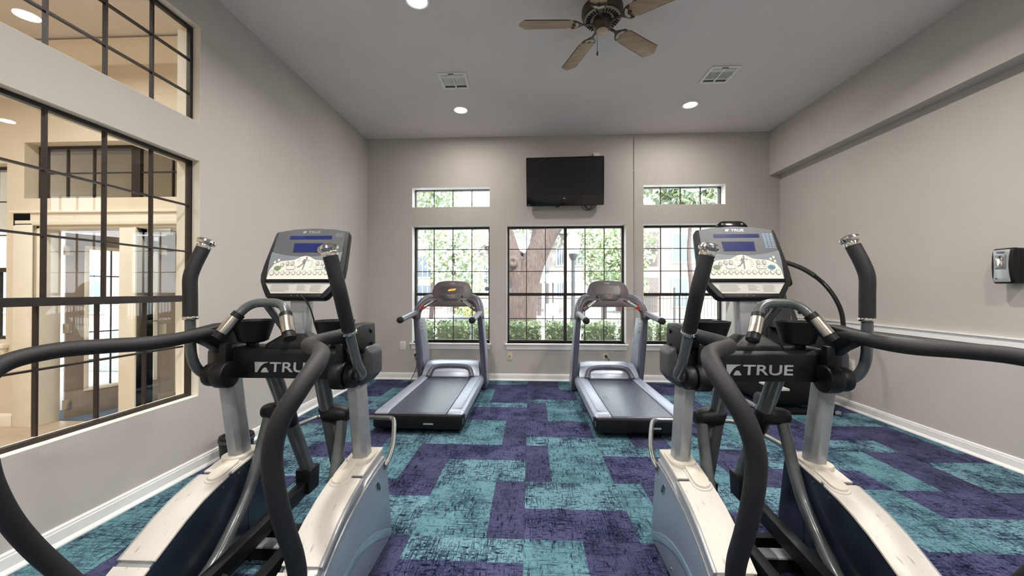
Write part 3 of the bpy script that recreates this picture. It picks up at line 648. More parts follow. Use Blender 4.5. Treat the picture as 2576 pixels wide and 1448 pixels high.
# ------------------------------------------------------------------ treadmills
def treadmill(loc, label, lit):
    E = empty('treadmill', loc); tag(E, label, 'treadmill', 'two treadmills facing the windows')
    MB().box(-.40,.40,.10,1.78,.035,.15).build('deck_base', M_black, E, bevel=.01)
    for x in (-.33,.33):
        for y in (.22,1.62): MB().cyl((x,y,.0),(x,y,.05),.035,n=16).build('foot', M_rubber, E)
    pl = [(a, .085+b) for a, b in rounded(.85,.17,.055)]
    rc = MB().loft([[(a*.97,.085+(b-.085)*.8+.02,.045) for a,b in pl],[(a,b,.07) for a,b in pl],[(a,b,.165) for a,b in pl],[(a*.98,.085+(b-.085)*.96,.185) for a,b in pl]]).build('rear_cover', M_black, E, bevel=.006)
    MB().box(.06,.15,-.0035,.002,.10,.113).build('rating_label', M_letter, rc)
    MB().prism([(.02,.192),(.034,.20),(1.46,.20),(1.47,.19),(1.46,.17),(.034,.17),(.02,.178)], 'x', -.268, .268).build('running_belt', M_belt, E, bevel=.004)
    # belt lettering
    text('belt_lettering', 'CYBEX', .20, .055, M_tgrey, E, frame_m((-.215 if not lit else .215, .62 if not lit else 1.33, .2003), (0,1,0), (-1,0,0)), ext=.0005, bold=.008)
    for s in (-1,1):
        sec = [(.276,.165),(.276,.205),(.285,.212),(.395,.206),(.418,.19),(.425,.165),(.425,.11),(.405,.105)]
        sr = MB().prism([(s*p[0],p[1]) for p in sec], 'y', .10, 1.66).build('side_rail', M_trail, E, bevel=.004)
        e0 = [(s*p[0],p[1]) for p in sec]
        MB().loft([[(p[0]*.985,.025,p[1]-.012) for p in e0],[(p[0],.10,p[1]+.002) for p in e0]]).build('rail_end', M_tsilver, sr, bevel=.006)
        MB().box(min(s*.29,s*.385), max(s*.29,s*.385), .14, 1.44, .2085, .2125).build('tread_strip', M_trail, sr, bevel=.0015)
        MB().box(min(s*.4255,s*.4275), max(s*.4255,s*.4275), .16, 1.62, .148,.154).build('rail_groove', M_letter, sr)
        # upright
        b0 = [(-.032,-.055),(.032,-.055),(.032,.045),(-.032,.045)]
        up = MB().loft([[(s*.425+a, 1.66+b, .012) for a,b in b0],[(s*.424+a, 1.60+b, .20) for a,b in b0],[(s*.414+a, 1.43+b*.92, .66) for a,b in b0],[(s*.404+a*.95, 1.325+b*.85, .985) for a,b in b0]]).build('upright', M_tgrey, E, bevel=.012, seg=3)
        pan = [(1.70,.012),(1.97,.012),(1.96,.22),(1.90,.40),(1.72,.80),(1.62,.965),(1.375,.965),(1.46,.72),(1.62,.28),(1.66,.20)]
        MB().loft([[(s*(.392-.016*z), y, z) for y,z in pan],[(s*(.452-.03*z), y, z) for y,z in pan]]).build('side_panel', M_tsilver, up, bevel=.008)
        for q in range(3):
            MB().cyl((s*.380,1.43+q*.02,.90-q*.05),(s*.372,1.43+q*.02,.90-q*.05),.006,n=8).build('screw', M_gloss, up)
        # curved shoulder up to the console
        sp = spline([(s*.405,1.335,.96),(s*.403,1.345,1.03),(s*.39,1.40,1.115),(s*.355,1.47,1.185),(s*.30,1.53,1.225),(s*.23,1.56,1.235)], 6)
        MB().tube(sp, [.052-.012*k/(len(sp)-1) for k in range(len(sp))], 16).build('shoulder', M_tgrey, E)
        sp2 = spline([(s*.388,1.30,.965),(s*.384,1.31,1.03),(s*.365,1.365,1.10),(s*.325,1.43,1.155),(s*.27,1.48,1.185),(s*.2,1.50,1.19)], 6)
        MB().tube(sp2, .036, 14).build('shoulder_lining', M_tcon, E)
        # handrail
        hr = MB().tube(spline([(s*.404,1.36,1.036),(s*.404,1.20,1.035),(s*.402,1.0,1.02),(s*.398,.70,.995)],5), .034, 18).build('handle', M_thandle, E)
        MB().lathe([(.036,-.02),(.037,.0),(.034,.02),(.022,.03),(0,.032)], (s*.3985,.70,.995), (0,-1,-.06), 22).build('handle_end', M_rubber, hr)
        MB().tube([(s*.404,1.36,1.035),(s*.404,1.22,.99)], [.045,.028], 16).build('handle_socket', M_tcon, hr)
        # contact grip
        gr = MB().tube([(s*.345,1.27,1.075),(s*.16,1.36,1.205)], .016, 14).build('contact_bar', M_tcon, E)
        MB().tube([(s*.295,1.288,1.115),(s*.195,1.335,1.187)], .0175, 16).build('contact_plate', M_chrome, gr)
    # hood
    W = .40
    def hood(w, y0, y1, z0, z1, k): return [(-w,y0,z0),(-w*.97,y0+.03,z0+(z1-z0)*.75),(-w*.88,y0+.08,z1),(w*.88,y0+.08,z1),(w*.97,y0+.03,z0+(z1-z0)*.75),(w,y0,z0)]
    prof = [(1.47,.205),(1.475,.225),(1.50,.265),(1.56,.335),(1.63,.362),(1.74,.365),(1.83,.33),(1.86,.24),(1.86,.10),(1.62,.10),(1.60,.19)]
    ws = [.375,.377,.372,.355,.345,.345,.35,.36,.36,.36,.37]
    MB().loft([[(-w,p[0],p[1]) for p,w in zip(prof,ws)],[(-w*.62,p[0],p[1]+(.012 if .3<p[1] else 0)) for p,w in zip(prof,ws)],[(w*.62,p[0],p[1]+(.012 if .3<p[1] else 0)) for p,w in zip(prof,ws)],[(w,p[0],p[1]) for p,w in zip(prof,ws)]]).build('motor_hood', M_tsilver, E, bevel=.006)
    bp_ = spline([(-.285,1.43,.212),(-.272,1.46,.25),(-.245,1.505,.300),(-.19,1.53,.325),(-.08,1.535,.335),(.08,1.535,.335),(.19,1.53,.325),(.245,1.505,.300),(.272,1.46,.25),(.285,1.43,.212)],5)
    MB().tube(bp_, .030, 14).build('hood_band', M_tgrey, E)
    MB().loft([[(a, 1.445+b, .205) for a,b in ((-.235,0),(.235,0),(.235,.02),(-.235,.02))],[(a*.97, 1.478+b, .262) for a,b in ((-.235,0),(.235,0),(.235,.02),(-.235,.02))]]).build('hood_step', M_tsilver, E, bevel=.004)
    MB().box(-.36,.36,1.425,1.465,.201,.212).build('hood_lip', M_tgrey, E, bevel=.003)
    # console
    t = math.atan2(.10,.25); CM = frame_m((0,1.50,1.205), (1,0,0), (0,math.sin(t),math.cos(t)))
    half = [(.262,0),(.270,.05),(.258,.14),(.235,.20),(.205,.238),(.16,.255)]
    outl = half+[(.08,.265),(0,.268),(-.08,.265)]+[(-p[0],p[1]) for p in half[::-1]]
    con = MB().loft([[(p[0],p[1],0) for p in outl],[(p[0],p[1],-.04) for p in outl],[(p[0]*.9,p[1]*.9+.01,-.07) for p in outl]]).xf(CM).build('console', M_tcon, E, bevel=.01, seg=3)
    def plate(nm, poly, z0, z1, m): return MB().prism(poly, 'z', z0, z1).xf(CM).build(nm, m, con)
    def outline(nm, pts, z, w, m):
        mb = MB(); n = len(pts)
        for i in range(n):
            a = Vector(pts[i]); b = Vector(pts[(i+1)%n]); d = (b-a).normalized(); nn = Vector((-d.y,d.x))*w
            mb.prism([tuple(a-nn),tuple(b-nn),tuple(b+nn),tuple(a+nn)], 'z', z, z+.001)
        return tag(mb.xf(CM).build(nm, m, con), kind='stuff')
    scr = [(-.165,.13),(-.145,.075),(.145,.075),(.165,.13),(.15,.19),(-.15,.19)]
    plate('screen', scr, .0, .003, M_tscr)
    outline('screen_outline', scr, .003, .0012, M_print)
    outline('bezel_outline', [(-.215,.10),(-.185,.035),(.185,.035),(.215,.10),(.195,.215),(.07,.222),(.06,.232),(-.06,.232),(-.07,.222),(-.195,.215)], .0002, .001, M_print)
    text('brand_lettering', 'CYBEX', .072, .014, M_letter, con, CM @ Matrix.Translation((0,.224,.0008)), ext=.001, bold=.01)
    if lit:
        sw = MB()
        sw.prism([(-.052,.122),(-.042,.134),(-.018,.144),(.052,.150),(.05,.143),(.01,.139),(-.012,.132),(-.018,.124),(-.034,.121)], 'z', .003, .004)
        sw.prism([(.052,.146),(.046,.132),(.024,.121),(-.052,.114),(-.05,.120),(-.008,.124),(.014,.130),(.02,.138),(.034,.143)], 'z', .003, .004)
        tag(sw.xf(CM).build('screen_logo', M_orange, con), kind='stuff')
    else: text('screen_word', 'CYBEX', .09, .022, M_dimled, con, CM @ Matrix.Translation((.02,.15,.003)), ext=.0008)
    rp = MB()
    rp.prism(oval(.009,.009,10,-.128,.128), 'z', .003, .0036).prism([(-.135,.122),(-.125,.122),(-.128,.106),(-.134,.106)], 'z', .003, .0036)
    rp.prism([(-.134,.108),(-.148,.096),(-.146,.094),(-.130,.104)], 'z', .003, .0036).prism([(-.130,.108),(-.116,.100),(-.118,.088),(-.121,.088),(-.121,.099),(-.132,.104)], 'z', .003, .0036)
    tag(rp.xf(CM).build('runner_pictogram', M_dimled if not lit else M_dimled, con), kind='stuff')
    pod = MB().prism([(-.155,.045),(-.13,.0),(-.085,-.03),(.085,-.03),(.13,.0),(.155,.045),(.13,.062),(-.13,.062)], 'z', -.02, .045).xf(CM).build('key_pod', M_dkgrey, con, bevel=.008)
    plate('stop_key', rounded(.05,.012,.004,3,0,.003), .045, .049, M_red)
    for x in (-.10,-.07,.07,.10): plate('key', oval(.018,.014,12,x,.03), .045, .047, M_black)
    for x in (-.03,.02): plate('key_window', [(x-.018,.026),(x+.018,.026),(x+.018,.042),(x-.018,.042)], .045, .0465, M_print)
    MB().loft([[(-.36,1.40,1.10),(-.36,1.47,1.15),(-.36,1.45,1.17)],[(-.25,1.44,1.11),(-.25,1.545,1.215),(-.25,1.48,1.22)],[(-.12,1.44,1.108),(-.12,1.56,1.23),(-.12,1.46,1.225)],[(.12,1.44,1.108),(.12,1.56,1.23),(.12,1.46,1.225)],[(.25,1.44,1.11),(.25,1.545,1.215),(.25,1.48,1.22)],[(.36,1.40,1.10),(.36,1.47,1.15),(.36,1.45,1.17)]]).build('lower_dash', M_tcon, E, bevel=.006)
    s = -1 if lit else 1
    sk = MB().box(s*.315-.014, s*.315+.014, 1.262, 1.285, 1.085, 1.135).build('safety_clip', M_red, E, bevel=.004)
    MB().tube(spline([(s*.30,1.262,1.10),(s*.22,1.30,1.09),(s*.13,1.38,1.095),(s*.09,1.43,1.10)],6), .0028, 8).build('safety_cord', M_red, sk)
    return E
treadmill((-1.032,3.42,0), 'treadmill with a lit orange logo on its screen, at the left window', True)
treadmill((1.0,3.40,0), 'treadmill with a dark unlit screen, between the middle and right windows', False)

bn = empty('floor_bin', (-2.27,2.84,0)); tag(bn, 'small black round bin on the carpet against the left wall', 'bin')
MB().lathe([(.085,.0),(.10,.01),(.115,.19),(.112,.205),(.09,.21),(.085,.20),(.08,.02),(0,.02)],(0,0,.001),n=28).build('body', M_black, bn)
MB().lathe([(.116,.165),(.119,.17),(.119,.185),(.116,.19)],(0,0,.001),n=28).build('rim_band', M_dkgrey, bn)

# ------------------------------------------------------------------ third machine near the right wall
def stepper():
    E = empty('cross_trainer', (2.88,4.2,0)); tag(E, 'black cross trainer with pale grey shells in the corner by the right wall', 'cross trainer')
    for s in (-1,1):
        MB().box(s*.36-.025, s*.36+.025, -.05, 1.0, .012, .05).build('base_rail', M_silver, E, bevel=.006)
        MB().loft([[(s*.31+a, y, z) for a,z in ((-.06,.30-.0),(.06,.30),(.06,.325),(-.06,.325))] for y in (-.22,.10)]).build('step_plate', M_shell, E, bevel=.005)
        MB().tube(spline([(s*.30,.02,.30),(s*.29,.3,.33),(s*.27,.55,.42)],5), .022, 12).build('pedal_arm', M_tube, E)
        shp = [(.50,.35),(.52,.75),(.56,1.00),(.64,1.17),(.72,1.21),(.80,1.19),(.92,1.0),(.98,.7),(1.0,.35)]
        MB().prism(shp, 'x', *(s*.27,s*.315)).build('side_shell', M_shell, E, bevel=.012, seg=3)
        MB().prism([(.46,.55),(.50,.98),(.62,1.20),(.66,1.19),(.56,.97),(.52,.55)], 'x', *(s*.255,s*.32)).build('shell_trim', M_dkgrey, E, bevel=.006)
        ap = spline([(s*.02,.55,1.70),(s*.05,.40,1.67),(s*.18,.20,1.56),(s*.30,.05,1.38),(s*.37,-.05,1.15),(s*.385,-.08,.92),(s*.38,-.05,.72),(s*.33,.15,.62)], 6)
        ao = MB().tube(ap, .021, 14).build('swing_arm', M_gloss, E)
        MB().tube(ap[6:16], .0245, 14).build('arm_grip', M_pad, ao)
        MB().cyl((s*.33,.12,.10),(s*.37,.12,.10),.10,n=28).build('wheel_cover', M_dkgrey, E, bevel=.012)
    MB().loft([[(-.25,y,z0),(.25,y,z0),(.25,y,z1),(-.25,y,z1)] for y,z0,z1 in ((.12,.06,.50),(.2,.05,.78),(.45,.05,.98),(.7,.05,1.10),(.95,.05,.95),(1.02,.06,.5))]).build('drive_body', M_black, E, bevel=.03, seg=3)
    MB().loft([[(a,.30+b,.9) for a,b in rounded(.22,.10,.03)],[(a*.8,.42+b,1.40) for a,b in rounded(.22,.10,.03)]]).build('console_mast', M_dkgrey, E, bevel=.006)
    MB().tube([(.26,.33,1.12),(.17,.25,1.07)],.02,12).build('side_knob', M_gloss, E)
    MB().prism([(.30,.80),(.34,.80),(.50,1.12),(.47,1.14)], 'x', .14, .18).build('side_strut', M_shell, E, bevel=.004)
    cm = frame_m((0,.36,1.38),(1,0,0),(0,.35,.93))
    cn = MB().prism(rounded(.36,.26,.05,5,0,.12),'z',-.05,0).xf(cm).build('console', M_black, E, bevel=.01)
    MB().prism(rounded(.26,.14,.02,4,0,.13),'z',0,.002).xf(cm).build('screen', M_tscr, cn)
    for y in (.0,.98): MB().box(-.38,.38,y-.03,y+.03,.012,.05).build('base_bar', M_black, E, bevel=.006)
stepper()

# ------------------------------------------------------------------ television, outlets, wall items
tv = empty('wall_television', (.498,YB,2.89)); tag(tv, 'black flat television high on the back wall between the windows', 'television')
tvm = Matrix.Rotation(R(-.6),4,'Y') @ Matrix.Rotation(R(5),4,'X')
MB().prism(rounded(1.104,.682,.012,3),'y',-.15,-.10).xf(tvm).build('case', M_gloss, tv, bevel=.004)
MB().prism(rounded(.9,.5,.05,4),'y',-.10,-.06).xf(tvm).build('rear_housing', M_black, tv, bevel=.01)
MB().prism([(-.53,-.20),(.53,-.20),(.53,.325),(-.53,.325)],'y',-.1515,-.150).xf(tvm).build('screen', mat('tv_screen', rgb(17,15,17), .35, noise=.1), tv)
MB().box(-.028,.002,-.1525,-.150,-.245,-.235).xf(tvm).build('maker_mark', M_letter, tv)
MB().box(-.535,-.50,-.1525,-.150,-.328,-.322).xf(tvm).build('corner_mark', M_letter, tv)
MB().lathe([(.04,0),(.038,.012),(.02,.022),(0,.024)],(-.11,-.12,-.338),(0,0,-1),18).xf(tvm).build('sensor_lobe', M_gloss, tv)
MB().box(-.30,.30,-.06,-.001,-.12,.12).build('wall_mount', M_black, tv, bevel=.004)
MB().tube(spline([(.22,-.09,-.30),(.27,-.08,-.40),(.36,-.07,-.41),(.44,-.07,-.36),(.52,-.09,-.28)],6),.004,8).build('cable', M_rubber, tv)
MB().tube(spline([(.28,-.09,-.30),(.32,-.08,-.385),(.38,-.07,-.385),(.42,-.07,-.30)],6),.004,8).build('cable', M_rubber, tv)
MB().tube(spline([(.26,-.09,-.30),(.30,-.06,-.37),(.345,-.05,-.40),(.38,-.05,-.36),(.39,-.05,-.28)],6),.004,8).build('cable', M_rubber, tv)

def outlet(x, z, label, m, kind='duplex', plug=False, w=.078, h=.12):
    o = empty('wall_outlet', (x,YB,z)); tag(o, label, 'outlet', 'electrical outlets along the back wall')
    p = MB().prism(rounded(w,h,.006,3),'y',-.007,-.0004).build('cover_plate', m, o, bevel=.002)
    if kind == 'duplex':
        for dz in (-.021,.021):
            if plug and dz > 0: continue
            q = MB().prism(rounded(.034,.028,.012,4,0,dz),'y',-.0095,-.006).build('receptacle', m, o)
            for dx in (-.007,.007): MB().box(dx-.0016,dx+.0016,-.0102,-.0094,dz-.002,dz+.008).build('slot', M_print2, q)
            MB().cyl((0,-.0094,dz-.008),(0,-.0103,dz-.008),.0028,n=8).build('slot', M_print2, q)
    else: MB().cyl((0,-.006,0),(0,-.012,0),.011,n=14).build('jack', M_print, o)
    MB().cyl((0,-.0068,.0),(0,-.0082,0),.003,n=8).build('screw', M_print, o)
    return o
outlet(-1.894,.50,'white duplex outlet nearest the left corner of the back wall',M_outlet,w=.088,h=.132)
outlet(-1.697,.352,'beige outlet under the left window with a treadmill plug in it',M_beige,plug=True)
outlet(-.300,.355,'beige jack plate under the left end of the middle window',M_beige,'jack')
outlet(1.096,.355,'beige outlet under the middle window with a treadmill plug in it',M_beige,plug=True)
outlet(1.522,.574,'white outlet box at the foot of the painted wall conduit',M_outlet,w=.082,h=.126)
o = outlet(0,0,'white duplex outlet low on the right wall',M_outlet,w=.078,h=.125); o.location = (XR,4.38,.495); o.rotation_euler = (0,0,R(-90)); o['group'] = 'outlet on the right wall'
for x, z, pts, lb in ((-1.697,.37,[(-.002,-.055,-.005),(.022,-.07,-.05),(.035,-.075,-.11),(.03,-.09,-.19),(-.0,-.11,-.27),(-.025,-.14,-.335),(-.02,-.30,-.355),(.20,-.40,-.357)],'black cord plugged under the left window, curving to the carpet'),
                      (1.096,.37,[(.0,-.055,-.005),(.022,-.07,-.03),(.035,-.07,-.08),(.045,-.07,-.15),(.03,-.10,-.25),(0,-.14,-.34),(-.05,-.25,-.357)],'black cord plugged under the middle window behind the treadmill hood')):
    c = empty('power_cord', (x,YB,z)); tag(c, lb, 'cord', 'treadmill power cords')
    MB().lathe([(.012,0),(.017,.006),(.017,.03),(.010,.042),(0,.044)],(0,-.0105,0),(0,-1,0),16).build('plug', M_rubber, c)
    MB().tube(spline(pts,7),.0048,8).build('cord', M_rubber, c)
cd = empty('wall_conduit', (1.514,YB,0)); tag(cd, 'thin painted conduit running down the back wall beside the television', 'conduit')
MB().box(-.009,.009,-.016,-.0006,.64,ZC-.002).build('raceway', M_wall, cd, bevel=.003)
for z in (3.05,1.33): MB().box(-.02,.02,-.017,-.0006,z-.008,z+.008).build('strap', M_wall, cd, bevel=.003)
bx = empty('junction_box', (.968,YB,3.285)); tag(bx, 'small white box on the wall above the television corner', 'junction box')
MB().box(-.045,.045,-.045,-.0006,-.03,.03).build('cover', M_outlet, bx, bevel=.004)
MB().cyl((-.05,-.02,-.01),(-.065,-.02,-.01),.008,n=10).build('connector', M_print2, bx)
MB().box(.02,.03,-.0465,-.045,.005,.015).build('screw', M_print, bx)

dp = empty('sanitizer_dispenser', (XR,2.94,1.50)); tag(dp, 'silver and black hand sanitizer dispenser on the right wall', 'dispenser')
MB().box(-.075,-.0006,-.062,.062,-.128,.128).build('back_shell', M_black, dp, bevel=.02, seg=3)
pr = [(-.122,.116),(-.128,.06),(-.130,0),(-.126,-.08),(-.112,-.128),(-.075,-.13),(-.075,.128),(-.108,.13)]
MB().prism([(p[0]+.012,p[1]) for p in pr],'y',-.064,.064).build('front_shell', M_black, dp, bevel=.014, seg=3)
fc = MB().loft([[(-.116-.018*(1-(q/.115)**2)+.0, y*(.046-.006*(1-(q/.115)**2)), q) for q in (-.115,-.08,-.04,0,.04,.08,.115)] for y in (-1,1)],cap=False,closed=False); 
face = MB(); zs = [-.118,-.08,-.04,0,.04,.08,.118]
face.loft([[(-.119-.004*(1-(z/.12)**2)-dx, s_*(.052-.010*(1-(z/.12)**2)), z) for s_ in (-1,1) for dx in (0,)]+[(-.110, s_*(.052-.010*(1-(z/.12)**2)), z) for s_ in (1,-1)] for z in zs]).build('silver_face', M_letter, dp, bevel=.004)
MB().box(-.128,-.124,-.032,.032,-.022,.078).build('sight_window', M_plate2, dp, bevel=.002)
MB().box(-.1295,-.1275,-.026,.026,-.016,.072).build('window_glass', M_chrome, dp, bevel=.001)
text('brand_lettering','PURELL',.05,.014,mat('dispenser_blue', rgb(70,84,120), .5, noise=.05),dp,frame_m((-.1225,0,.098),(0,-1,0),(0,0,1)),ext=.0015,shear=.3,bold=.01)
MB().cyl((-.122,.028,-.092),(-.1245,.028,-.092),.0045,n=12).build('indicator', M_print2, dp)

# ------------------------------------------------------------------ ceiling: downlights, vents, fan
def downlight(x, y, label, z=ZC, grp='recessed ceiling lights', watts=LAMP_W, size=.15, col=(1,.955,.9), spread=150):
    o = empty('recessed_light', (x,y,z)); tag(o, label, 'ceiling light', grp)
    n = 32; prof = [(.098,-.0004),(.098,-.006),(.088,-.011),(.078,-.008),(.074,-.0015),(.074,-.0004)]
    MB().lathe(prof,(0,0,0),n=n).build('trim_ring', M_white, o)
    MB().lathe([(.074,-.001),(.0735,-.004),(.0,-.006)],(0,0,0),n=n).build('lens', M_lens, o)
    d = bpy.data.lights.new('lamp','AREA'); d.shape = 'DISK'; d.size = size; d.energy = watts; d.color = col; d.spread = R(spread)
    l = bpy.data.objects.new('lamp', d); SC.collection.objects.link(l); l.parent = o; l.location = (0,0,-.014)
    return o
for x, y, lb in ((-.871,4.72,'lit recessed light over the left treadmill, near the back wall'),(1.955,4.72,'lit recessed light over the right treadmill, near the back wall'),
                 (-.883,2.915,'lit recessed light cut by the top edge, left of the fan'),(2.03,2.915,'lit recessed light right of the ceiling fan')):
    downlight(x, y, lb, watts=LAMP_W*(.6 if y > 4 else 1.1), spread=178 if y > 4 else 150)
for x in (-.88,2.0):
    for y, w_ in ((1.1,'first'),(-.7,'second'),(-2.3,'third')): downlight(x, y, 'recessed light behind the viewpoint, %s of the %s row' % (w_, 'left' if x < 0 else 'right'), grp='recessed lights behind the viewpoint', watts=LAMP_W*1.35)
def vent(x, y, label, missing):
    o = empty('ceiling_vent', (x,y,ZC)); tag(o, label, 'vent', 'square ceiling air vents')
    w, h = .30, .315; mb = MB(); b = .03
    MB().box(-w/2+.01,w/2-.01,-h/2+.01,h/2-.01,-.002,-.0004).build('backing', M_print2, o)
    for (p,q,r_,s_) in ((-w/2,w/2,h/2-b,h/2),(-w/2,w/2,-h/2,-h/2+b),(-w/2,-w/2+b,-h/2+b,h/2-b),(w/2-b,w/2,-h/2+b,h/2-b)): mb.box(p,q,r_,s_,-.011,-.002)
    mb.box(-.008,.008,-h/2+b,h/2-b,-.011,-.002); mb.build('frame', M_white, o, bevel=.002)
    x0, x1 = w/2-b, .008
    for s in (-1,1):
        for yy in (.075,-.075): MB().box(min(s*x0,s*x1),max(s*x0,s*x1),yy-.006,yy+.006,-.009,-.002).build('divider', M_white, o)
        for k in range(9):
            xx = s*(.018+k*.0115)
            MB().loft([[(xx-.004,yy,-.010),(xx+.001,yy,-.010),(xx+.005,yy,-.002),(xx,yy,-.002)] for yy in (-.069,.069)]).build('slat', M_white, o)
        for k in range(2): MB().loft([[(xx,-.118+k*.016,-.010),(xx,-.108+k*.016,-.010),(xx,-.103+k*.016,-.002),(xx,-.113+k*.016,-.002)] for xx in (s*x1,s*x0)]).build('slat', M_white, o)
    MB().box(-.035,.02,-.150,-.140,-.017,-.009).build('damper_lever', M_tgrey, o)
    for p in ((-w/2+.015,0),(w/2-.015,0),(0,h/2-.015)): MB().cyl((p[0],p[1],-.011),(p[0],p[1],-.0125),.004,n=8).build('screw', M_print, o)
vent(-.822,4.06,'square metal ceiling vent left of the fan',0); vent(1.99,4.08,'square metal ceiling vent right of the fan',1)

fan = empty('ceiling_fan', (.562,2.97,ZC)); tag(fan, 'five-blade ceiling fan with pale wood blades and brown motor', 'ceiling fan')
MB().lathe([(.085,-.0005),(.09,-.03),(.07,-.05),(.03,-.055),(.03,-.0005)],(0,0,0),n=32).build('canopy', M_fanmetal, fan)
mo = MB().lathe([(.05,-.045),(.13,-.055),(.158,-.085),(.160,-.125),(.150,-.150),(.140,-.156),(.132,-.158)],(0,0,0),n=40).build('motor_housing', M_fanmetal, fan)
MB().lathe([(.136,-.1562),(.136,-.160),(.085,-.168),(.085,-.160)],(0,0,0),n=40).build('vent_ring', M_fancream, mo)
for k in range(30):
    a = 2*math.pi*k/30
    MB().box(.090,.128,-.004,.004,-.170,-.162).xf(Matrix.Rotation(a,4,'Z') @ Matrix.Rotation(R(9),4,'Y') @ Matrix.Translation((.026,0,.014))).build('vent_slot', M_rubber, mo)
MB().lathe([(.07,-.158),(.075,-.20),(.062,-.235),(.05,-.25),(.046,-.252)],(0,0,0),n=32).build('switch_housing', M_fanmetal, fan)
MB().lathe([(.045,-.251),(.044,-.262),(.03,-.27),(0,-.271)],(0,0,0),n=28).build('bottom_cap', M_fancream, fan)
pc = MB().cyl((-.035,.02,-.24),(-.035,.02,-.40),.0018,n=6).build('pull_chain', M_tgrey, fan)
MB().lathe([(.003,.03),(.008,.008),(.007,-.004),(0,-.008)],(-.035,.02,-.425),n=12).build('pull_knob', mat('pull_knob_wood', rgb(120,60,40), .5, noise=.2), pc)
for k in range(5):
    a = R(180-72*k+1.5); RM = Matrix.Rotation(a,4,'Z') @ Matrix.Translation((0,0,-.195)) @ Matrix.Rotation(R(-12),4,'X')
    out = [(.20,-.040),(.22,-.056),(.26,-.063),(.605,-.071),(.640,-.034),(.648,-.012),(.652,0),(.648,.012),(.640,.034),(.605,.071),(.26,.063),(.22,.056),(.20,.040)]
    bl = MB().prism(out,'z',-.003,.003).xf(RM).build('blade', M_fanbl, fan, bevel=.0015)
    for lst in (out[2:4],out[9:11]): MB().tube([(lst[0][0],lst[0][1],0),(lst[1][0],lst[1][1],0)],.0036,6).xf(RM).build('blade_edge', M_fanmetal, bl)
    MB().prism([(.07,-.012),(.15,-.010),(.175,-.03),(.205,-.058),(.235,-.060),(.225,-.040),(.215,-.018),(.235,0),(.215,.018),(.225,.040),(.235,.060),(.205,.058),(.175,.03),(.15,.010),(.07,.012)],'z',-.011,-.0032).xf(RM).build('blade_bracket', M_fanmetal, bl, bevel=.001)
    MB().prism([(.19,-.03),(.205,-.045),(.215,-.03),(.2,0),(.215,.03),(.205,.045),(.19,.03),(.18,0)],'z',-.0125,-.0112).xf(RM).build('bracket_scroll', M_fancream, bl)

# ------------------------------------------------------------------ lobby behind the left wall
YL = 3.477; XW = -7.0; YLR = -1.6; ZL = 3.72
wall('wall_lobby', 'y', YL, YL+.16, XW, XLO, -.02, ZL, [(-4.82,-3.0,-.02,1.95),(-4.95,-2.9,2.22,2.77),(-6.3,-5.13,.83,2.57)], M_cream, M_brickext)
wall('wall_lobby_side', 'x', XW, XW-.15, YLR-.15, YL+.16, -.02, ZL, [], M_cream)
wall('wall_lobby_rear', 'y', YLR-.15, YLR, XW, XLO, -.02, ZL, [], M_cream)
tag(MB().box(XW-.15,XLO,YLR-.15,YL+.16,-.1,0).build('floor_lobby', M_lobbyfloor), kind='structure')
tag(MB().box(XW-.15,XLO-.0005,YLR-.15,YL+.16,ZL,ZL+.15).build('ceiling_lobby', M_ceil), kind='structure')
tag(MB().box(XLO-.02,XLO+.0,YLR,YL,ZC+.02,ZL).build('wall_lobby_header', M_cream), kind='structure')
cr = [(YL-.0005,3.50),(YL-.02,3.50),(YL-.035,3.53),(YL-.08,3.60),(YL-.10,3.66),(YL-.10,3.70),(YL-.0005,3.70)]
tag(MB().prism(cr,'x',XW+.01,XLO-.01).build('trim_10', M_creamtrim, sharp=20), kind='structure')
tag(MB().prism([(YL-p[0],p[1]) for p in ((.0005,0),(.018,0),(.018,.09),(.010,.11),(.0005,.12))],'x',XW+.01,-5.04).build('baseboard_lobby', M_creamtrim), kind='structure')
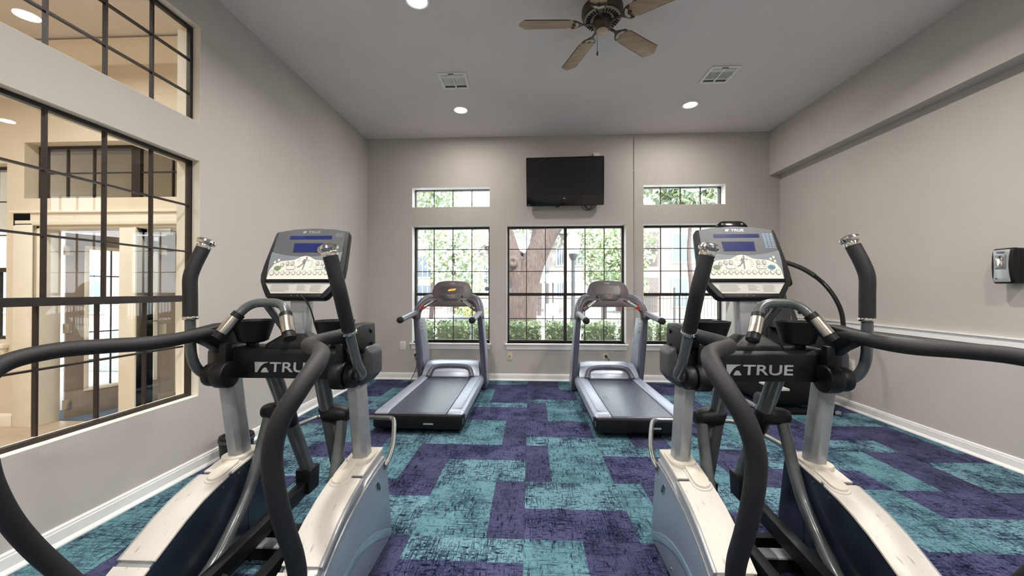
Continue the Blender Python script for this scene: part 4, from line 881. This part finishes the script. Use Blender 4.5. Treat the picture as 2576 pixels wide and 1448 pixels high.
# door casing
cs = MB()
cs.box(-5.03,-4.85,YL-.022,YL-.0005,0,2.07).box(-5.0,-4.82,YL-.032,YL-.022,0,1.97)
cs.box(-5.03,-2.80,YL-.022,YL-.0005,1.95,2.07).box(-5.05,-2.78,YL-.040,YL-.0005,2.07,2.095).box(-5.00,-2.83,YL-.032,YL-.022,1.955,2.0)
cs.box(-4.82,-4.785,YL,YL+.172,0,1.95).box(-4.82,-3.0,YL,YL+.16,1.925,1.95)
tag(cs.build('trim_11', M_creamtrim, bevel=.003), kind='structure')
ps = MB().box(-3.955,-3.78,YL-.01,YL+.16,0,1.93).box(-3.80,-3.78,YL-.02,YL+.16,0,1.93)
tag(ps.build('trim_12', M_creamtrim, bevel=.004), kind='structure')
def lobby_door(name, hx, hy, ang, w):
    d = empty(name, (hx,hy,.012)); d.rotation_euler = (0,0,ang); tag(d, kind='structure')
    mb = MB(); a, b, z0, z1, H = .15, w-.13, .27, 1.76, 1.90
    for (p,q,r_,s_) in ((0,w,z1,H),(0,w,0,z0),(0,a,z0,z1),(b,w,z0,z1)): mb.box(p,q,-.022,.022,r_,s_)
    mb.build('leaf', M_taupe, d, bevel=.002)
    fr = MB()
    for (p,q,r_,s_) in ((a-.02,b+.02,z1-.015,z1+.02),(a-.02,b+.02,z0-.02,z0+.015),(a-.02,a+.015,z0,z1),(b-.015,b+.02,z0,z1)): fr.box(p,q,-.03,.03,r_,s_)
    fr.build('lite_frame', M_creamtrim, d, bevel=.003)
    cols = [a+.01]+[a+(b-a)*k/3 for k in (1,2)]+[b-.01]; rows = [z0+.01]+[z0+(z1-z0)*k/5 for k in range(1,5)]+[z1-.01]
    for c in cols[1:-1]: MB().box(c-.006,c+.006,-.010,.010,z0+.01,z1-.01).build('muntin', M_bronze, d)
    for r_ in rows[1:-1]: MB().box(a+.01,b-.01,-.009,.009,r_-.006,r_+.006).build('muntin', M_bronze, d)
    for i in range(3):
        for j in range(5): MB().box(cols[i],cols[i+1],-.002,.002,rows[j],rows[j+1]).build('pane', M_glass, d)
    for z in (.14,.92,1.72): MB().box(-.02,.045,-.027,-.0225,z-.05,z+.05).build('hinge', M_steel, d, bevel=.002)
    MB().cyl((w-.06,-.03,.95),(w-.06,-.06,.95),.012,n=12).build('handle_spindle', M_steel, d)
    MB().tube([(w-.06,-.058,.95),(w-.17,-.058,.95)],.010,10).build('handle', M_steel, d)
lobby_door('door_1', -4.765, 3.668, R(66), .84)
lobby_door('door_2', -3.745, 3.665, R(80), .72)
dc = empty('door_closer', (-3.42,YL+.01,1.88)); tag(dc, 'silver overhead door closer arm above the lobby doorway', 'door closer')
MB().box(-.24,.0,-.035,-.0105,-.03,.03).build('body', M_letter, dc, bevel=.006)
MB().tube([(-.05,-.03,-.035),(-.28,-.08,-.04),(-.10,-.02,-.04)],.008,8).build('arm', M_letter, dc)
# interior transom window in the lobby wall, and the lobby's own window
MTR = Matrix(((1,0,0,0),(0,1,0,YL+.13),(0,0,1,0),(0,0,0,1)))
window('window_8', MTR, [-4.95,-4.66,-4.38,(-3.92,.09),-3.55,-3.2,-2.9], [2.22,2.50,2.77], None, fw=.03)
window('window_9', MTR, [-6.3,-6.0,-5.71,-5.42,-5.13], [.83,1.18,1.53,1.88,2.22,2.57], 2, fw=.03)
tag(MB().box(-6.34,-5.09,YL-.05,YL-.0005,.76,.80).box(-6.32,-5.11,YL-.03,YL-.0005,.70,.76).build('trim_13', M_creamtrim, bevel=.004), kind='structure')
for x, y, lb in ((-5.3,1.6,'lobby ceiling light at the middle of the room'),(-3.9,.3,'lobby ceiling light beside the gym wall'),(-5.3,-.6,'lobby ceiling light farthest from the door'),(-3.7,2.3,'lobby ceiling light nearest the doorway')):
    downlight(x, y, lb, z=ZL, grp='lobby recessed lights', watts=LOBBY_W, col=(1,.975,.94))

# ------------------------------------------------------------------ outside
M_ground = mat('paving', rgb(196,196,196), .9, noise=.12, nscale=3)
M_lawn = mat('lawn', rgb(168,172,164), .95, noise=.35, nscale=12)
M_leafA = mat('leaf_green', rgb(132,150,108), .6, noise=.2, nscale=3, spec=.3)
M_leafB = mat('leaf_light', rgb(176,186,142), .6, noise=.2, nscale=3, spec=.3)  # lightened: outdoor glare is put into the leaf colour
M_leafC = mat('leaf_dark', rgb(108,124,94), .6, noise=.2, nscale=3, spec=.3)
M_leafP = mat('leaf_pale', rgb(180,192,174), .7, noise=.15, nscale=3, spec=.3)  # paler still: washed-out haze and glare painted into the leaves
M_bark = mat('oak_bark', rgb(92,78,74), .9, noise=.45, nscale=9, stretch=(4,4,.7), bump=1, bscale=22, lo=.35, hi=.65)
M_siding = mat('cream_siding', rgb(150,131,121), .85, noise=.08, nscale=4)
M_siding2 = mat('white_siding', rgb(150,142,138), .85, noise=.06, nscale=4)
M_roof = mat('roof_shingle', rgb(104,96,92), .9, noise=.2, nscale=12)
M_iron = mat('fence_iron', rgb(64,60,60), .6, noise=.1)
M_brick = mat('brick', rgb(178,138,114), .9, noise=.25, nscale=14)
M_mortar = mat('mortar', rgb(206,196,184), .9, noise=.1)
M_canvas = mat('umbrella_canvas', rgb(196,214,200), .8, noise=.06)
M_urn = mat('urn_stone', rgb(196,202,212), .7, noise=.08)
M_flower = mat('yellow_flower', rgb(232,198,70), .6, noise=.2)
M_globe = mat('lamp_globe', rgb(236,238,240), .4, noise=.02)
M_pane2 = mat('far_window_pane', rgb(96,106,116), .1, noise=.15, nscale=2)
tag(MB().box(-45,45,YB+.25,60,-.3,-.08).box(-45,XLO-.0,YL+.16,YB+.25,-.3,-.08).build('ground', M_ground), kind='structure')
tag(MB().box(-30,30,6.2,12.6,-.08,-.06).build('lawn_ground', M_lawn), kind='structure')
mt = MB().box(-5.2,-3.05,YL+.2,4.9,-.08,-.005).build('porch_slab', M_mat); tag(mt, kind='structure')
tag(MB().box(-8.0,XLO-.006,4.30,4.38,2.06,2.95).build('wall_vestibule', M_cream), kind='structure')
tag(MB().box(-9.5,XLO-.005,YL+.16,YB-.01,2.95,3.15).box(-9.5,XLO-.26,YB+.26,7.2,2.95,3.15).box(-9.5,XLO-.26,YB-.01,YB+.26,2.95,3.15).box(-9.5,XLO-.26,7.04,7.2,2.15,2.95).build('porch_roof', M_siding2), kind='structure')  # roof extended outward, its added depth keeps the lobby doorway darker
rl = random.Random(5)
def leaves(mb, c, r, n, size, hollow=.55, box=False):
    for _ in range(n):
        while True:
            d = Vector((rl.uniform(-1,1), rl.uniform(-1,1), rl.uniform(-1,1)))
            if hollow < (max(abs(d.x), abs(d.y), abs(d.z)) if box else d.length) < 1: break
        p = Vector((c[0]+d.x*r[0], c[1]+d.y*r[1], c[2]+d.z*r[2]))
        a = Vector((rl.uniform(-1,1), rl.uniform(-1,1), rl.uniform(-1,1))).normalized(); b = a.orthogonal().normalized()
        s = size*rl.uniform(.6,1.3); w = s*.55
        mb.add([p-a*s, p+b*w, p+a*s, p-b*w], [(0,1,2,3)], rl.choice((0,0,1,1,2)))
def shrub(x, y, w, h, label, n=900, group='clipped hedge shrubs outside the windows', size=.04, mats=None, d=None):
    o = empty('hedge_shrub', (x,y,-.06)); tag(o, label, 'shrub', group)
    d = d or w*.8
    MB().box(-w*.38,w*.38,-d*.38,d*.38,.12,h*.92).build('branch_core', M_leafC, o, bevel=.08)
    mb = MB(); leaves(mb,(0,0,h*.52),(w*.43,d*.46,h*.45),n,size,.72,True)
    tag(mb.build('foliage', mats or [M_leafA,M_leafB,M_leafC], o), kind='stuff')
    MB().cyl((0,0,0),(0,0,h*.3),.03,n=8).build('stem', M_bark, o)
xs = [-1.75+.558*k for k in range(8)]
lbs = ['hedge shrub outside at the left edge of the left window','hedge shrub outside behind the left treadmill','hedge shrub outside between the left and middle windows','hedge shrub outside at the left end of the middle window','hedge shrub outside below the middle of the wide window','hedge shrub outside right of the wide window\'s mullion','hedge shrub outside between the middle and right windows','hedge shrub outside at the left end of the right window']
for x, lb in zip(xs, lbs): shrub(x*1.19, 6.95, .66, .84, lb, 1500, d=.62, size=.034)
def tree(name, x, y, h, cr, label, n=1500, size=.11, mats=None, trunk=.12, cz=None, group='trees beyond the fence'):
    o = empty(name, (x,y,-.08)); tag(o, label, 'tree', group)
    MB().tube(spline([(0,0,0),(.06,.02,h*.25),(-.05,0,h*.5),(.05,.03,h*.8)],5),[trunk*(1-.035*k) for k in range(16)],10).build('trunk', M_bark, o)
    mb = MB(); cz = cz or h*.66
    for k in range(7):
        a = k*2.4; q = .55 if k else 0
        leaves(mb,(cr[0]*q*math.cos(a),cr[1]*q*math.sin(a),cz+cr[2]*.5*math.sin(k*1.7)),(cr[0]*.62,cr[1]*.62,cr[2]*.6),n//7,size,.2)
    tag(mb.build('crown', mats or [M_leafA,M_leafB,M_leafP], o), kind='stuff')
PA = [M_leafP,M_leafB,M_leafP]
tree('garden_tree', 3.7, 19.2, 4.6, (1.3,1.2,2.0), 'bright green tree outside behind the lamp post', 2200, .12)
tree('garden_tree', 4.0, 16.2, 4.0, (1.2,1.1,1.8), 'green tree outside above the right treadmill console', 2200, .12)
tree('garden_tree', -2.9, 14.5, 4.2, (1.5,1.3,1.9), 'pale green tree outside seen at the right of the left window', 2200, .12, PA)
tree('garden_tree', -6.3, 15.6, 3.0, (1.3,1.1,1.1), 'low green tree outside at the left of the left window', 1600, .11, None)
tree('garden_tree', .5, 21.2, 8.5, (2.5,1.6,2.6), 'tall pale tree far outside behind the oak', 2200, .18, PA, cz=6.6)
tree('garden_tree', 6.2, 15.0, 5.6, (1.9,1.0,.8), 'tall tree outside seen through the right high window', 2000, .16, PA, cz=5.2)
tree('garden_tree', -4.9, 18.6, 6.6, (2.0,1.5,.9), 'tall tree outside seen through the left high window', 1600, .14, PA, cz=6.3)
oak = empty('oak_tree', (-.28,9.0,-.08)); tag(oak, 'leaning oak trunk with rough bark outside the wide window', 'tree')
MB().tube(spline([(-.05,0,0),(.02,0,.4),(.08,0,.9),(.14,0,1.4),(.18,0,1.75)],6),[.46-.14*(k/24)**.5 for k in range(25)],20).build('trunk', M_bark, oak)
MB().tube(spline([(.14,0,1.35),(.28,0,1.85),(.48,.05,2.35),(.72,.1,2.80),(1.05,.15,3.25),(1.5,.2,3.8),(2.0,.3,4.5)],6),[.31-.13*(k/36) for k in range(37)],18).build('limb', M_bark, oak)
MB().tube(spline([(.08,0,1.45),(-.10,.02,1.95),(-.24,.05,2.45),(-.42,.1,3.1),(-.55,.2,4.2)],6),[.27-.08*(k/24) for k in range(25)],16).build('limb', M_bark, oak)
MB().tube(spline([(.30,.1,1.9),(.42,.25,2.5),(.50,.35,3.2),(.55,.5,4.2)],6),[.17-.05*(k/18) for k in range(19)],14).build('limb', M_bark, oak)
MB().lathe([(.125,-.02),(.13,.02),(.10,.05),(.06,.055),(.03,.03),(0,.025)],(-.12,-.27,2.06),(0,-1,.1),18).build('pruned_knot', M_bark, oak)
mb = MB()
for q in ((1.8,.3,5.0),(.2,.2,5.2),(-.9,.3,4.9)): leaves(mb,q,(1.2,1.2,.8),420,.13,.2)
tag(mb.build('crown', [M_leafA,M_leafP,M_leafB], oak), kind='stuff')
lp = empty('lamp_post', (1.24,11.0,-.08)); tag(lp, 'black lamp post with a white acorn globe outside the wide window', 'lamp post')
MB().lathe([(.16,0),(.16,.12),(.10,.2),(.085,.6),(.06,.7),(.05,2.2),(.045,2.26),(.08,2.30),(.11,2.36),(.13,2.44),(.12,2.46),(0,2.46)],(0,0,0),n=20).build('post', M_print2, lp)
MB().lathe([(.12,2.46),(.19,2.60),(.205,2.78),(.17,2.95),(.09,3.07),(.03,3.12),(0,3.13)],(0,0,0),n=24).build('globe', M_globe, lp)
def umbrella(x, y, r, h, label):
    o = empty('patio_umbrella', (x,y,-.08)); tag(o, label, 'umbrella', 'patio umbrellas by the pool')
    MB().cyl((0,0,0),(0,0,h),.025,n=10).build('pole', M_print2, o); MB().cyl((0,0,0),(0,0,.06),.25,n=20).build('base', M_print2, o)
    n = 8; rings = [[(q*math.cos(2*math.pi*k/n),q*math.sin(2*math.pi*k/n),z) for k in range(n)] for q,z in ((r,h-.42),(r*.5,h-.12),(.03,h),(.01,h-.01),(r*.5,h-.14),(r*.98,h-.44))]
    MB().loft(rings).build('canopy', M_canvas, o, sharp=15)
umbrella(1.0,16.7,1.25,2.18,'pale green patio umbrella outside left of the lamp post'); umbrella(1.98,14.25,.8,1.62,'pale green patio umbrella outside right of the lamp post')
pt = empty('stone_planter', (-1.28,8.4,-.08)); tag(pt, 'pale stone planter with yellow flowers outside behind the left treadmill', 'planter')
MB().lathe([(.22,0),(.20,.08),(.16,.16),(.30,.50),(.48,.66),(.55,.74),(.56,.86),(.50,.86),(.44,.76),(0,.76)],(0,0,0),n=32).build('urn', M_urn, pt)
mb = MB(); leaves(mb,(0,0,.94),(.40,.40,.14),500,.035,.1); tag(mb.build('foliage',[M_leafA,M_leafB,M_flower],pt), kind='stuff')
sg = empty('pool_sign', (.86,12.0,-.08)); tag(sg, 'small tilted notice board on a post outside the wide window', 'sign')
MB().cyl((0,0,0),(0,0,.95),.03,n=10).build('post', M_globe, sg); MB().box(-.30,.12,-.02,.02,.62,1.02).xf(Matrix.Rotation(R(-8),4,'Y')).build('board', M_urn, sg, bevel=.004)
# iron fence in panels
pk = None
for k in range(9):
    x0 = -9.6+k*2.402; f = empty('iron_fence_panel', (x0,13.0,-.08)); 
    tag(f, 'iron picket fence panel across the yard, %s from the left' % ('first','second','third','fourth','fifth','sixth','seventh','eighth','ninth')[k], 'fence', 'iron fence panels across the yard')
    if pk is None:
        mb = MB()
        for q in range(20): mb.box(.07+q*.118-.008,.06+q*.118+.008,-.008,.008,.06,1.36)
        pk = mb.build('picket', M_iron, f); tag(pk, kind='stuff')
        po = MB().box(0,.05,-.025,.025,0,1.45).build('post', M_iron, f); cap = MB().ball((.035,0,1.48),.035,8,6).build('finial', M_iron, f)
        rails = [MB().box(.05,2.40,-.012,.012,z,z+.025).build('rail', M_iron, f) for z in (.15,1.12,1.26)]
    else:
        for src in [pk,po,cap]+rails: c = src.copy(); SC.collection.objects.link(c); c.parent = f
# buildings
def building(x, y, w, dpt, h, label, wins, roof='flat', m=None, balc=None):
    o = empty('apartment_building', (x,y,-.08)); tag(o, label, 'building', 'apartment buildings around the yard')
    MB().box(0,w,0,dpt,0,h).build('walls', m or M_siding, o)
    if roof == 'gable':
        MB().prism([(-.5,h),(w/2,h+w*.36),(w+.5,h),(w/2,h+w*.36-.25)],'y',-.5,dpt).build('roof', M_roof, o); MB().prism([(0,h),(w,h),(w/2,h+w*.33)],'y',0,dpt*.9).build('gable', m or M_siding, o)
    elif roof == 'hip': MB().loft([[(-.6,-.6,h),(w+.6,-.6,h),(w+.6,dpt,h),(-.6,dpt,h)],[(1.5,2,h+1.6),(w-1.5,2,h+1.6),(w-1.5,dpt-1,h+1.6),(1.5,dpt-1,h+1.6)]]).build('roof', M_roof, o)
    for (a,b,z0,z1) in wins:
        f = MB().box(a-.08,b+.08,-.06,.0,z0-.08,z1+.08).build('window', M_globe, o)
        MB().box(a,b,-.07,-.055,z0,z1).build('pane', M_pane2, f)
        for q in range(1,3): MB().box(a+(b-a)*q/3-.02,a+(b-a)*q/3+.02,-.085,-.068,z0,z1).build('muntin', M_globe, f)
    for (a,b,z0,z1) in balc or []:
        MB().box(a,b,-.005,-.001,z0,z1).build('balcony_shade', M_roof, o);  # flat dark sheet on the wall, painted shade of a balcony recess
        rr = MB()
        for q in range(int((b-a)/.12)): rr.box(a+q*.12,a+q*.12+.02,-.12,-.10,z0,z0+1.0)
        rr.box(a,b,-.13,-.09,z0+.97,z0+1.02); tag(rr.build('balcony_railing', M_iron, o), kind='stuff')
building(6.0,21.0,9.5,6,5.6,'cream apartment house outside the right window',[(1.75,2.9,2.95,4.45),(1.75,2.9,.55,2.05),(5.2,6.4,2.95,4.45),(5.2,6.4,.55,2.05)],'hip',None,[(.1,1.0,2.7,4.6),(.1,1.0,.2,2.1)])
building(1.2,24.0,3.6,6,4.9,'narrow pale house outside behind the lamp post',[(.5,.9,3.0,4.0),(1.5,2.2,3.0,4.0),(.5,.9,1.0,2.0)],'hip',M_siding2)
building(-10.2,22.0,5.2,6,4.0,'gabled house outside at the far left of the left window',[(3.6,4.5,2.2,3.4),(1.2,2.1,2.2,3.4),(3.6,4.5,.5,1.7)],'gable',M_siding2)
building(-3.85,25.0,3.4,6,3.6,'second gabled house outside behind the left window',[(.8,1.6,1.8,2.9),(2.6,3.4,1.8,2.9)],'gable',M_siding2)
building(-26,13.5,12,6,5.2,'long pale house outside beyond the lobby door',[(9,10,.6,2.2),(6,7,.6,2.2),(3,4,.6,2.2)],'hip',M_siding)
for k, (x, y) in enumerate(((-8.2,8.6),(-7.4,8.8),(-6.6,8.7),(-9.0,8.5))):
    shrub(x, y, .78, 1.15, 'hedge shrub outside beyond the lobby door, place %s of four from the left' % ('second','third','fourth','first')[k], 900, 'hedge shrubs beyond the lobby door', .05)
# brick pier by the porch, brick by brick
bp = empty('brick_pier', (-5.02,4.95,-.08)); tag(bp, 'brick porch pier outside the lobby doorway', 'pier')
MB().box(.004,.636,.006,.40,0,2.22).build('mortar_core', M_mortar, bp)
bme = None
for r_ in range(29):
    offx = 0 if r_ % 2 else -.105
    for c_ in range(4):
        a, b = max(0,offx+c_*.21+.004), min(.64,offx+c_*.21+.202)
        if b-a < .03: continue
        full = abs((b-a)-.198) < .002
        if full and bme: t = bpy.data.objects.new('brick', bme); SC.collection.objects.link(t); t.parent = bp
        else:
            t = MB().box(0,b-a,0,.1,0,.065).build('brick', M_brick, bp, bevel=.003, seg=1)
            if full: bme = t.data
        t.location = (a,0,.004+r_*.0765)
